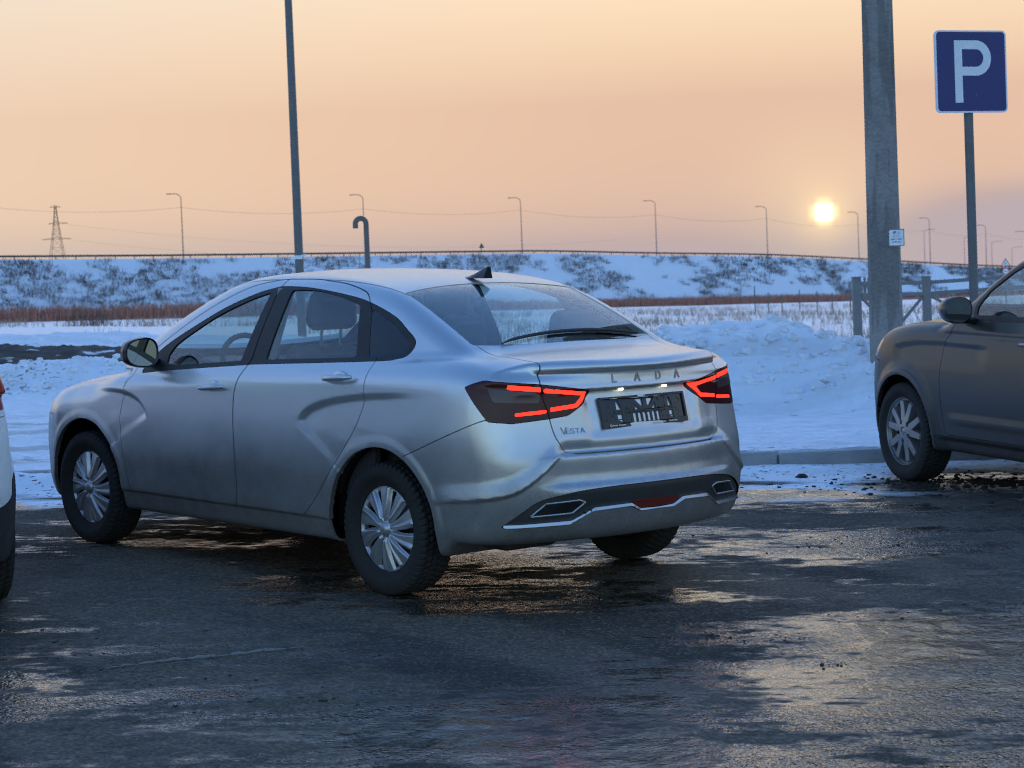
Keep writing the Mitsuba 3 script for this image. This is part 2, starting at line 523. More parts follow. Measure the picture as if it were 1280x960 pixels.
def dirt_fn(lo, hi, amount, base=0.0):
    def f(p, n, uv):
        h = lot_height(p)
        a = fbm(p.x * 3.1, p.y * 3.1, p.z * 3.7, 4)
        b = fbm(p.x * 17, p.y * 17, p.z * 9, 4)
        t = 1 - smoothstep(lo, hi, h + (a - 0.5) * 0.45)
        sp = smoothstep(0.66, 0.8, noise(p.x * 260, p.y * 260, p.z * 260)) * smoothstep(0.1, 0.5, t)
        return dr.clip(base * (0.5 + a) + amount * t * (0.6 + 0.6 * b) + 0.25 * sp, 0, 0.96)
    return f


def paint(name, base, metallic, rough, coat, lo=.25, hi=1.0, amount=.8, grime=(.105, .10, .095), bg=.03):
    scene[name + '_clean'] = {'type': 'twosided', 'b': {'type': 'principled', 'base_color': rgb(*base), 'metallic': metallic, 'roughness': rough, 'specular': .5, 'clearcoat': coat, 'clearcoat_gloss': .92}}
    scene[name + '_grime'] = {'type': 'twosided', 'b': {'type': 'principled', 'base_color': rgb(*grime), 'roughness': .75, 'specular': .3}}
    scene[name] = {'type': 'blendbsdf', 'weight': proc(dirt_fn(lo, hi, amount, bg)), 'a': {'type': 'ref', 'id': name + '_clean'}, 'b': {'type': 'ref', 'id': name + '_grime'}}
    return name


paint('silver_paint', (.66, .67, .69), .75, .29, .9, .22, .88, .74, (.13, .115, .10))
paint('black_trim', (.018, .018, .02), 0, .45, .1, .2, .8, .5, (.075, .07, .066))
mat('gloss_black', {'type': 'principled', 'base_color': rgb(.012, .012, .014), 'roughness': .12, 'specular': .5, 'clearcoat': .5})
mat('satin_black', {'type': 'principled', 'base_color': rgb(.02, .02, .022), 'roughness': .5, 'specular': .4})
mat('dark_inside', {'type': 'diffuse', 'reflectance': rgb(.012, .012, .013)})
mat('cabin_cloth', {'type': 'principled', 'base_color': rgb(.035, .035, .04), 'roughness': .9, 'sheen': .3})
mat('cabin_plastic', {'type': 'principled', 'base_color': rgb(.05, .05, .055), 'roughness': .6})
mat('cabin_liner', {'type': 'diffuse', 'reflectance': rgb(.30, .29, .28)})
mat('chrome', {'type': 'principled', 'base_color': rgb(.25, .25, .27), 'metallic': 1.0, 'roughness': .22})
mat('satin_metal', {'type': 'principled', 'base_color': rgb(.55, .55, .57), 'metallic': 1.0, 'roughness': .36})
mat('car_glass', {'type': 'thindielectric', 'int_ior': 1.5, 'specular_transmittance': rgb(.70, .82, .80)}, two=False)
mat('dark_glass', {'type': 'principled', 'base_color': rgb(.01, .011, .013), 'roughness': .06, 'specular': .6})
mat('mirror_glass', {'type': 'conductor', 'material': 'Ag', 'specular_reflectance': rgb(.28, .30, .32)})
mat('lamp_lens', {'type': 'principled', 'base_color': rgb(.06, .003, .004), 'roughness': .10, 'specular': .35, 'clearcoat': .25})
mat('lamp_clear', {'type': 'principled', 'base_color': rgb(.09, .06, .06), 'metallic': .4, 'roughness': .2, 'clearcoat': .3})
mat('reflector_red', {'type': 'principled', 'base_color': rgb(.16, .02, .015), 'roughness': .3})
mat('red_led', {'type': 'diffuse', 'reflectance': rgb(.3, .02, .02)})
RED_LED = {'type': 'area', 'radiance': rgb(.50, .0125, .0060)}
PLATE_LAMP = {'type': 'area', 'radiance': rgb(.85, .8, .45)}


def dlo(*p):
    return np.array(p)


SH = {k: np.array(v) for k, v in dict(
    dlo=rounded(np.vstack([curve([(2.10, .958), (1.80, .985), (1.12, 1.034), (.98, 1.042), (.119, 1.082), (-.01, 1.095)], 5), curve([(-.01, 1.095), (-.055, 1.108), (-.082, 1.15), (-.07, 1.185), (.0, 1.228), (.116, 1.288), (.332, 1.352), (.536, 1.386), (.837, 1.416), (1.077, 1.422), (1.161, 1.411), (1.285, 1.383), (1.498, 1.312), (1.707, 1.218), (1.892, 1.128), (2.02, 1.05)], 5)]), .012),
    gf=rounded(np.vstack([[(1.19, 1.052)], curve([(1.152, 1.392), (1.30, 1.353), (1.52, 1.275), (1.73, 1.170), (1.83, 1.11), (1.868, 1.06)], 5), [(1.865, 1.020), (1.77, 1.012)]]), .012),
    gr=rounded(np.vstack([[(.985, 1.064)], curve([(.985, 1.404), (.85, 1.405), (.735, 1.399), (.55, 1.372), (.392, 1.336)], 5), [(.283, 1.095)]]), .015),
    gq=rounded([(.300, 1.325), (.10, 1.252), (-.045, 1.170), (-.052, 1.135), (-.015, 1.110), (.195, 1.098)], .012),
    fdoor=np.vstack([curve([(1.19, .322), (1.161, .40), (1.163, .82), (1.150, .944), (1.108, 1.06), (1.104, 1.10), (1.100, 1.300), (1.100, 1.456)], 6), curve([(1.10, 1.456), (1.20, 1.446), (1.39, 1.408), (1.685, 1.282), (2.004, 1.098), (2.13, 1.00), (2.165, .95)], 6), curve([(2.165, .95), (2.20, .866), (2.243, .747), (2.236, .644), (2.205, .465), (2.175, .36), (2.15, .322)], 6)]),
    rdoor=np.vstack([curve([(.60, .325), (.518, .393), (.35, .569), (.18, .76), (.112, .90), (.112, .99), (.128, 1.085), (.25, 1.26), (.35, 1.37), (.40, 1.400)], 6), curve([(.40, 1.40), (.477, 1.418), (.60, 1.438), (.727, 1.448), (.85, 1.456), (1.096, 1.456)], 6), curve([(1.096, 1.456), (1.100, 1.10), (1.104, 1.06), (1.146, .944), (1.159, .82), (1.157, .40), (1.186, .322)], 6)]),
    rglass=rounded(np.vstack([curve([(.192, -.53), (.225, -.3), (.235, 0), (.225, .3), (.192, .53)], 6), curve([(-.345, .572), (-.395, .35), (-.41, 0), (-.395, -.35), (-.345, -.572)], 6)]), .02),
    lamp=curve([(80.0, 9), (0, 0)], 2),
).items()}
_P = lambda pts: np.array([(around(np.array([p[0]]), np.array([p[1]]))[0], p[2]) for p in pts])
LAMP = _P([(-.562, .811, .990), (-.600, .795, 1.006), (-.651, .773, 1.021), (-.802, .569, .997), (-.852, .321, .961), (-.862, .300, .950), (-.855, .36, .90), (-.833, .443, .853), (-.807, .538, .843), (-.751, .699, .830), (-.687, .784, .840)])
_seam = spl([.2, .683, .69, .715, .768, .847, .997, 1.05, 1.086, 1.3], [.42, .44, .470, .495, .524, .538, .566, .560, .553, .553])


def scaled_sdf(poly, ph, z, k=.0095):
    """Signed distance in metres to a polygon given in (degrees round the rear corner, height)."""
    P = np.asarray(poly, float).copy(); P[:, 0] *= k
    return sdf(P, ph * k, z)


def cut(rest, fn, gap=.0022, depth=.014, shift=0.0, grow=0.0):
    """Takes the region fn > 0 out of the mesh as a panel with turned-in edges; returns (panel, rest)."""
    s = fn(*rest[0].T)
    return flange(clip(rest, s - gap), depth, shift), clip(rest, -s - gap - grow)


def build_vesta():
    car = thing('silver_sedan', 'silver four door sedan seen from behind, tail lamps lit, splashed with road dirt', 'car')
    P = lambda name, m, b, **k: part(car, name, m, b, TV, **k)
    rest = BODY
    for cx in (0, 2.635):
        rest = clip(rest, (lambda x, y, z: np.maximum(np.hypot(x - cx, z - RW) - .383, .52 - np.abs(y)))(*rest[0].T))
    shell = rest
    # -- glass
    rg = lambda x, y, z: np.minimum(sdf(SH['rglass'], x, y), (z - 1.0) * 2)
    ws = lambda x, y, z: np.minimum(np.minimum(np.minimum(x - (1.47 - .12 * y * y), 2.30 - .25 * y * y - x), .525 + (x - 1.47) * .13 - np.abs(y)), (z - .98) * 2)
    g, rest = cut(rest, rg, .001, .003, -.003); P('rear_window', g, 'car_glass')
    g, rest = cut(rest, ws, .001, .003, -.003); P('windscreen', g, 'car_glass')
    shell = clip(shell, -rg(*shell[0].T) - .014)
    shell = clip(shell, -ws(*shell[0].T) - .014)
    sides = {}
    for s in (1, -1):
        D = lambda x, y, z: np.minimum(sdf(SH['dlo'], x, z), y * s - .3)
        d, rest = cut(rest, D, .0005, .004)
        d0 = d
        for nm in ('gf', 'gr', 'gq'):
            G = lambda x, y, z: sdf(SH[nm], x, z)
            g = clip(d, G(*d[0].T) - .001)
            d = clip(d, -G(*d[0].T))
            if nm == 'gq': P('quarter_window', flange(g, .003, -.002), 'dark_glass')
            else: sides[s, nm] = flange(g, .003, -.006)
            shell = clip(shell, -np.minimum(G(*shell[0].T), shell[0][:, 1] * s - .3) - .010)
        sides[s, 'frame'] = d
    # -- tail lamps
    leds = {}
    for s in (1, -1):
        Lf = lambda x, y, z: np.where(x < -.36, np.minimum(scaled_sdf(LAMP, around(x, y * s), z), y * s - .05), -1)
        lamp, rest = cut(rest, Lf, .0012, .02, .002)
        sd = lambda m: np.abs(m[0][:, 1]) - _seam(m[0][:, 2])
        leds[s] = (clip(lamp, sd(lamp) - .002), clip(lamp, -sd(lamp) - .002))
    # -- boot lid
    lid_fn = lambda x, y, z: np.minimum(np.minimum(_seam(z) - np.abs(y), z - .684), -.30 - x)
    lid, rest = cut(rest, lid_fn, .0028, .022)
    LIDK = P('boot_lid', lid, 'silver_paint')
    # -- rear bumper, black valance, metal strip
    zline = lambda x, ay: np.minimum(.666 + (-.196 - x) * (.181 / .479), .847)
    bump_fn = lambda x, y, z: np.minimum(np.minimum(zline(x, np.abs(y)) - z, -.19 - x + 0 * z) * .9, 1.05 - z)
    bump, rest = cut(rest, bump_fn, .002, .02)
    vtop = curve([(0, .534), (.25, .532), (.42, .524), (.52, .511), (.62, .488), (.69, .447), (.758, .384)], 6)
    vbot = np.array([(.758, .384), (.470, .388), (.365, .441), (.165, .446), (.105, .415), (0, .412)])
    half = np.vstack([vtop, vbot[1:]])
    val_poly = np.vstack([half[::-1], half[1:] * [-1, 1]])
    VF = lambda x, y, z: np.where(x < -.45, sdf(val_poly, y, z), -1)
    val, bump = cut(bump, VF, .0005, .02)
    VB = lambda m, d: (m[0] + np.array([d, 0, 0]), m[1], m[2])
    strip_poly = [(.775, .384), (.468, .388), (.362, .441), (.163, .446), (.103, .415), (0, .412)]
    sp = np.array(strip_poly)
    low = np.column_stack([sp[:, 0] - np.array([.02, -.009, -.010, -.008, -.006, 0]), sp[:, 1] - np.array([.014, .016, .015, .013, .010, .009])])
    strip = np.vstack([sp, low[::-1]]); strip = np.vstack([strip, (strip * [-1, 1])[::-1]])
    st_half = np.vstack([sp, low[::-1]])
    SF = lambda x, y, z: np.where(x < -.45, sdf(st_half, np.abs(y), z), -1)
    stp, bump = cut(bump, SF, .0005, .012, .0)
    top = np.interp(np.abs(stp[0][:, 1]), sp[::-1, 0], sp[::-1, 1])
    bent = stp[0].copy(); bent[:, 0] -= np.clip((top - bent[:, 2]) * .75 + .001, 0, .02)
    stp = tri(trimesh.Trimesh(bent, stp[2], process=False), 30)
    BK = P('rear_bumper', bump, 'silver_paint')
    P('rear_bumper__valance', VB(val, .012), 'black_trim')
    P('rear_bumper__metal_strip', stp, 'satin_metal')
    ex_out = np.array([(.672, .412), (.592, .476), (.442, .484), (.400, .469), (.466, .418)])
    ex_in = np.array(sg.Polygon(ex_out).buffer(-.0085, join_style=2).exterior.coords)[:-1]
    from scipy.spatial import cKDTree
    tree = cKDTree(val[0][:, 1:])
    for s in (1, -1):
        pl = np.array(sg.Polygon(ex_out).buffer(-.004).buffer(-.003).buffer(.003).segmentize(.008).exterior.coords)
        pl[:, 0] *= s
        hit = tree.query(pl)[1]
        tb = np.column_stack([val[0][hit, 0] + .008, pl[:, 0], pl[:, 1]])
        tb[:, 0] = np.convolve(np.r_[tb[-9:-1, 0], tb[:, 0], tb[1:9, 0]], np.ones(9) / 9, 'same')[8:-8]
        P('rear_bumper__exhaust_trim', tube(tb, .0048, 8, False), 'satin_metal', smooth=True)
        E2 = lambda x, y, z: sdf(ex_in, y * s, z)
        e = clip(val, E2(*val[0].T))
        P('rear_bumper__exhaust_mouth', (e[0] + [.009, 0, 0], e[1], e[2]), 'gloss_black')
    rp = np.array([(-.150, .443), (-.10, .417), (.10, .417), (.150, .443), (.142, .453), (-.142, .453)])
    e = clip(val, sdf(rp, val[0][:, 1], val[0][:, 2]))
    P('rear_bumper__fog_reflector', flange((e[0] + [.004, 0, 0], e[1], e[2]), .02), 'reflector_red')
    # -- lamps proper
    for s in (1, -1):
        fen, lidp = leds[s]
        kf = P('tail_lamp', fen, 'lamp_lens')
        clear = scaled_sdf(LAMPC, around(fen[0][:, 0], fen[0][:, 1] * s), fen[0][:, 2])
        part(kf, 'clear_lens', flange(clip(fen, clear), .002, .0012), 'lamp_clear', TV)
        for q in LEDF:
            m = clip(fen, scaled_sdf(q, around(fen[0][:, 0], fen[0][:, 1] * s), fen[0][:, 2]))
            if len(m[2]): part(kf, 'light_bar', flange(m, .003, .002), 'red_led', TV, emitter=RED_LED)
        kl = P('boot_lamp', lidp, 'lamp_lens')
        m = clip(lidp, scaled_sdf(LEDL, around(lidp[0][:, 0], lidp[0][:, 1] * s), lidp[0][:, 2]))
        part(kl, 'light_bar', flange(m, .003, .002), 'red_led', TV, emitter=RED_LED)
    # -- doors
    for s in (1, -1):
        for nm, nice in (('fdoor', 'front_door'), ('rdoor', 'rear_door')):
            DF = lambda x, y, z: np.minimum(sdf(SH[nm], x, z), y * s - .3)
            p, rest = cut(rest, DF, .0022, .02)
            k = P(nice, p, 'silver_paint')
            fr = sides[s, 'frame']
            f = clip(fr, DF(*fr[0].T) - .002)
            part(k, 'window_frame', flange(f, .012, .0005), 'satin_black', TV)
            part(k, 'window', sides[s, 'gf' if nm == 'fdoor' else 'gr'], 'car_glass', TV)
            if nm == 'rdoor':
                f = clip(fr, -np.maximum(DF(*fr[0].T), np.minimum(sdf(SH['fdoor'], fr[0][:, 0], fr[0][:, 2]), fr[0][:, 1] * s - .3)) - .002)
                P('quarter_trim', flange(f, .012, .0005), 'satin_black')
            hx, hz = (1.345, .917) if nm == 'fdoor' else (.305, 1.003)
            yy = lambda x, z: float(vesta_side(np.array([x]), np.array([z]))[0])
            pts = [[hx + t * .108, s * (yy(hx + t * .108, hz) + .012 + .026 * (1 - t * t) ** .6), hz - t * .007] for t in np.linspace(-1, 1, 11)]
            part(k, 'handle', tube(pts, [.009, .0125, .014, .0145, .0145, .0145, .0145, .0145, .014, .0125, .009], 12), 'silver_paint', TV, smooth=60)
            cup = trimesh.creation.icosphere(3, 1.0); cup.apply_scale([.055, .014, .034]); cup.apply_translation([hx - .0, s * (yy(hx, hz) - .008), hz])
            part(k, 'handle_cup', cup, 'silver_paint', TV, smooth=True)
    # -- bonnet, front bumper, roof, sills
    hood_fn = lambda x, y, z: np.minimum(np.minimum(.745 - .02 * np.abs(x - 2.8) - .10 * np.clip(x - 3.0, 0, 1) - np.abs(y), x - (2.42 - .2 * y * y)), np.minimum(3.36 - .35 * y * y - x, (z - .7)))
    p, rest = cut(rest, hood_fn, .0025, .02); P('bonnet', p, 'silver_paint')
    fb_fn = lambda x, y, z: np.minimum(x - (2.985 - .15 * np.clip(.45 - z, 0, 1)), .70 - z)
    p, rest = cut(rest, fb_fn, .002, .02); P('front_bumper', p, 'silver_paint')
    hl_fn = lambda x, y, z: np.minimum(np.minimum(x - 3.08, .80 - z + (x - 3.1) * -.1), np.abs(y) - .38)
    for s in (1, -1):
        p, rest = cut(rest, lambda x, y, z: np.minimum(hl_fn(x, y, z), y * s), .002, .02); P('headlamp', p, 'dark_glass')
    roof_fn = lambda x, y, z: np.minimum(np.minimum(.552 - .012 * np.clip((.5 - x) / .3, 0, 2) - np.abs(y), (z - 1.30)), x - .15)
    p, rest = cut(rest, roof_fn, .003, .012); P('roof', p, 'silver_paint')
    sill_fn = lambda x, y, z: np.minimum(np.minimum(.322 - z, x - .28), 2.27 - x)
    for s in (1, -1):
        p, rest = cut(rest, lambda x, y, z: np.minimum(sill_fn(x, y, z), y * s - .4), .0015, .012); P('sill', p, 'silver_paint')
    for s in (1, -1):
        f = clip(rest, np.minimum(rest[0][:, 0] - 1.9, rest[0][:, 1] * s)); P('front_wing', flange(f, .03), 'silver_paint')
        f = clip(rest, np.minimum(1.9 - rest[0][:, 0], rest[0][:, 1] * s)); P('rear_wing', flange(f, .03), 'silver_paint')
    sh = (shell[0] - shell[1] * .019, shell[1], shell[2])
    P('inner_shell', sh, 'dark_inside')
    # -- wheel housings
    for cx in (0, 2.635):
        for s in (1, -1):
            a = np.linspace(-.02 * np.pi, 1.02 * np.pi, 28)
            V = np.vstack([np.c_[cx + .395 * np.cos(a), a * 0 + s * w, RW + .395 * np.sin(a)] for w in (.80, .50)])
            n = len(a); F = [[i, i + 1, n + i + 1] for i in range(n - 1)] + [[i, n + i + 1, n + i] for i in range(n - 1)]
            V = np.vstack([V, [[cx, s * .50, RW]]]); F += [[n + i, n + i + 1, 2 * n] for i in range(n - 1)]
            P('wheel_housing', trimesh.Trimesh(V, np.array(F), process=False), 'dark_inside')
    return car


def polyline_band(pts, w):
    return np.array(sg.LineString(pts).buffer(w, cap_style=2, join_style=2).exterior.coords)[:-1]


LAMPC = _P([(-.66, .755, .985), (-.80, .575, .960), (-.80, .575, .915), (-.68, .74, .925)])
_k = .0095
_band = lambda pts, w: polyline_band(np.array(pts) * [_k, 1], w) / [_k, 1]
LEDF = [_band(_P([(-.712, .690, .990), (-.803, .570, .973)]), .0105), _band(_P([(-.757, .690, .868), (-.808, .545, .876)]), .008)]
LEDL = _band(_P([(-.806, .560, .970), (-.848, .345, .945), (-.842, .40, .895), (-.812, .53, .883)]), .0092)
# ---------------------------------------------------------------- wheels
mat('tyre_rubber_clean', {'type': 'principled', 'base_color': rgb(.016, .016, .017), 'roughness': .8, 'specular': .25})
scene['mud'] = {'type': 'twosided', 'b': {'type': 'principled', 'base_color': rgb(.06, .054, .048), 'roughness': .9, 'specular': .2}}
scene['tyre_rubber'] = {'type': 'blendbsdf', 'weight': proc(dirt_fn(.0, .9, .35, .12)), 'a': {'type': 'ref', 'id': 'tyre_rubber_clean'}, 'b': {'type': 'ref', 'id': 'mud'}}
paint('wheel_silver', (.62, .63, .66), .75, .32, .3, .0, .9, .30, (.10, .095, .09), .04)
paint('alloy_grey', (.42, .42, .43), .8, .35, .2, .0, .9, .55, (.10, .095, .085), .10)


def grid_mesh(P, wrap=False):
    """(V, N, F) of an (a, b, 3) grid of points; wrap closes the first direction."""
    a, b = P.shape[:2]
    Q = np.concatenate([P, P[:1]], 0) if wrap else P
    du = np.gradient(Q, axis=0); dv = np.gradient(Q, axis=1)
    if wrap:
        du[0] = du[-1] = (Q[1] - Q[-2]) / 2
    n = np.cross(du, dv); n /= np.linalg.norm(n, axis=-1, keepdims=True) + 1e-12
    A = len(Q)
    i, j = np.meshgrid(np.arange(A - 1), np.arange(b - 1), indexing='ij')
    k = (i * b + j).ravel()
    F = np.vstack([np.stack([k, k + b, k + b + 1], 1), np.stack([k, k + b + 1, k + 1], 1)])
    return Q.reshape(-1, 3), n.reshape(-1, 3), F


def tyre_mesh(R, W, rim, blocks=58, nt=460):
    """A winter tyre round the z axis, its outer face towards +z, with lugs cut into the tread."""
    hw = W / 2
    prof = [(rim - .004, hw * .72), (rim + .006, hw * .80), (rim + .012, hw * .79), (rim + .03, hw * .95), (rim + (R - rim) * .5, hw * 1.02), (R - .035, hw * .98), (R - .022, hw * .95), (R - .013, hw * .90)]
    tw = np.linspace(hw * .86, -hw * .86, 27)
    prof += [(R - .008 * (abs(w) / hw) ** 4 - .002 * (abs(w) / hw) ** 2, w) for w in tw]
    prof += [(r, -w) for r, w in prof[:8][::-1]]
    prof = np.array(prof)
    th = np.linspace(0, 2 * np.pi, nt, endpoint=False)
    r = np.repeat(prof[:, 0][None], nt, 0); w = np.repeat(prof[:, 1][None], nt, 0)
    tread = r > R - .024
    fr = (th[:, None] / (2 * np.pi) * blocks + np.abs(w) * 14) % 1
    lat = fr < .24
    circ = (np.abs(np.abs(w) - hw * .28) < .0045) | (np.abs(np.abs(w) - hw * .62) < .0035)
    r = r - .0085 * (tread & (lat | (circ & (r > R - .012))))
    # raised ring of letters-like ribs on the side wall
    side = (np.abs(r - (rim + .030)) < .008) & (w > 0)
    P = np.stack([r * np.cos(th)[:, None], r * np.sin(th)[:, None], w + .0012 * side * (np.sin(th * 37) * np.sin(th * 11) > .1)[:, None]], -1)
    V, N, F = grid_mesh(P, True)
    return V, N, F[:, ::-1] if (N * V).sum() < 0 else F


def outward(m):
    """Winding so that the stored normals agree with the faces."""
    V, N, F = m
    fn = np.cross(V[F[:, 1]] - V[F[:, 0]], V[F[:, 2]] - V[F[:, 0]])
    bad = (fn * N[F[:, 0]]).sum(1) < 0
    F = F.copy(); F[bad] = F[bad][:, ::-1]
    return V, N, F


def hub_cap(R):
    """A ten bladed wheel cover: swirling blades that widen outwards, open between them."""
    nt, nr = 720, 60
    th, r = np.meshgrid(np.linspace(0, 2 * np.pi, nt, endpoint=False), np.linspace(.001, R, nr), indexing='ij')
    q = r / R
    n = 10
    ph = (th + .20 * (1 - q) * np.sin(q * 3)) * n / (2 * np.pi)
    odd = np.floor(ph) % 2
    u = ph % 1                                          # 0..1 across one blade and its gap
    wide = .79 + .09 * np.cos(q * 3.0) + .05 * odd
    edge = np.minimum(u, wide - u)
    blade = sst(-.02, .10, edge * np.maximum(q, .3))
    fold = sst(.30 - .18 * q, .34 - .18 * q + .16, u)     # each blade has a bright facet and a turned-down one
    z = -.010 - .018 * q ** 2 + .016 * (1 - sst(.0, .3, q)) + blade * sst(.16, .3, q) * .020 * (1 - .42 * fold * q) * (1 - sst(.93, .99, q) * .6)
    z = np.where(q > .94, np.maximum(z, -.014 - .006 * sst(.975, 1, q)), z)
    z = z + .010 * (1 - sst(.12, .17, q))
    P = np.stack([r * np.cos(th), r * np.sin(th), z], -1)
    m = outward(grid_mesh(P, True))
    m = (m[0], np.where(m[1][:, 2:] < 0, -m[1], m[1]), m[2])
    V = m[0]
    rr = np.hypot(V[:, 0], V[:, 1]) / R; tt = np.arctan2(V[:, 1], V[:, 0])
    p2 = (tt + .20 * (1 - rr) * np.sin(rr * 3)) * n / (2 * np.pi)
    u2 = p2 % 1; od = np.floor(p2 % n) % 2
    w2 = .79 + .09 * np.cos(rr * 3.0) + .05 * od
    mid = (1 + w2) / 2
    gap = (1 - w2) / 2 - np.abs(u2 - mid)
    hole = np.minimum(gap * np.maximum(rr, .3) * .5, np.minimum(rr - .36, .90 - rr) * .6)
    return outward(flange(clip(m, -hole + .004), .02))


def y_spoke_rim(R):
    """A five double spoke alloy."""
    nt, nr = 720, 70
    th, r = np.meshgrid(np.linspace(0, 2 * np.pi, nt, endpoint=False), np.linspace(.001, R, nr), indexing='ij')
    q = r / R
    a = ((th / (2 * np.pi) * 5) % 1 - .5) * 2 * np.pi / 5
    off = np.abs(a) * r
    split = .014 + .050 * np.clip((q - .30) / .7, 0, 1)
    half = .030 - .008 * q
    d = half - np.abs(off - split * sst(.3, .36, q))
    d = np.maximum(d, (.24 - q) * R)
    d = np.maximum(d, (q - .91) * R)
    sp = sst(-.005, .004, d)
    z = -.050 * (1 - sp) - .010 * (1 - sst(.10, .14, q)) * sst(.0, .02, q) - .012 * np.sin(q * 2.2) + .012 * sp - .02 * sst(.90, .93, q) * (1 - sst(.96, .985, q))
    P = np.stack([r * np.cos(th), r * np.sin(th), z], -1)
    m = outward(grid_mesh(P, True))
    m = (m[0], np.where(m[1][:, 2:] < 0, -m[1], m[1]), m[2])
    dd = np.tile(0, 1)
    Dv = np.concatenate([d, d[:1]], 0).reshape(-1)
    keep = clip(m, Dv + .006)
    return outward(flange(keep, .025))


def wheel_at(x, y, R, turn=0.0):
    """The matrix that puts a wheel (axis z, face +z) at a hub of a car, its face outwards."""
    s = 1 if y > 0 else -1
    M = np.eye(4)
    M[:3, :3] = np.array([[s, 0, 0], [0, 0, s], [0, -1 * s * s, 0]], float).T if False else np.column_stack([[1, 0, 0], [0, 0, -s], [0, s, 0]]) 
    M = M @ rot([0, 0, 1], turn)
    M[:3, 3] = [x, y, R]
    return M


def wheels(car, M, spots, R, W, rim, face, face_mat, rest=True, turns=(0, 0, 0, 0)):
    ty = shape(tyre_mesh(R, W, rim), 'tyre_rubber')
    fc = shape(face, face_mat)
    barrel = outward(tri(revolve([(.02, -.06), (rim - .01, -.06), (rim, W * .36), (rim - .006, W * .36), (rim - .014, -.05), (.02, -.05)], 48)))
    ba = shape(barrel, 'satin_black')
    disc = shape(tri(revolve([(.05, -.03), (rim * .72, -.03), (rim * .72, -.045), (.05, -.045)], 40)), 'satin_metal')
    for (x, y), t in zip(spots, turns):
        k = key_for(f'{car}__wheel')
        W4 = T4((M @ wheel_at(x, y, R, t)).tolist())
        scene[k] = {**ba, 'to_world': W4}
        scene[k + '__tyre'] = {**ty, 'to_world': W4}
        W5 = T4((M @ wheel_at(x, y, R, t) @ trimesh.transformations.translation_matrix([0, 0, W * .40])).tolist())
        scene[k + '__rim_face'] = {**fc, 'to_world': W5}
        scene[k + '__brake_disc'] = {**disc, 'to_world': W4}


# ---------------------------------------------------------------- the sedan's fittings
def blob(pts, r):
    ms = []
    for p in pts:
        s = trimesh.creation.icosphere(2, r if np.isscalar(r) else 1.0)
        if not np.isscalar(r): s.apply_scale(r)
        s.apply_translation(p); ms.append(s)
    return trimesh.convex.convex_hull(cat(*ms))


def seat(car, M, x, y, w=.25, front=True):
    dz = 0 if front else -.11
    k = part(car, 'front_seat' if front else 'rear_seat', blob([[x + .26, y - w, .42], [x + .26, y + w, .42], [x - .22, y - w, .40], [x - .22, y + w, .40]], .07), 'cabin_cloth', M, smooth=50)
    part(k, 'backrest', blob([[x - .22, y - w, .48], [x - .22, y + w, .48], [x - .40, y - w * .8, 1.06 + dz], [x - .40, y + w * .8, 1.06 + dz]], .06), 'cabin_cloth', M, smooth=50)
    part(k, 'headrest', blob([[x - .43, y - .10, 1.25 + dz], [x - .43, y + .10, 1.25 + dz], [x - .44, y - .085, 1.34 + dz], [x - .44, y + .085, 1.34 + dz]], [.05, .05, .055]), 'cabin_cloth', M, smooth=50)
    part(k, 'headrest_post', cat(tube([[x - .41, y - .06, 1.06 + dz], [x - .43, y - .06, 1.24 + dz]], .007, 8), tube([[x - .41, y + .06, 1.06 + dz], [x - .43, y + .06, 1.24 + dz]], .007, 8)), 'satin_metal', M)


def lift(m, fn):
    """Bends lettering in the (y, z) plane on to the tail: fn(y, z) gives x."""
    V = m.vertices.copy()
    m = m.copy(); m.vertices = np.column_stack([fn(V[:, 1], V[:, 2]) + V[:, 0], V[:, 1], V[:, 2]])
    return m


def letter(text, h, depth, y0, z0, bold=False, xscale=1.0):
    """Letters that read from the car's left (y = y0) to its right, standing on z0, facing backwards."""
    m = meshkit.text_mesh(text, h, depth, bold)
    V = m.vertices
    m.vertices = np.column_stack([-V[:, 2], y0 - V[:, 0] * xscale, z0 + V[:, 1]])
    return m


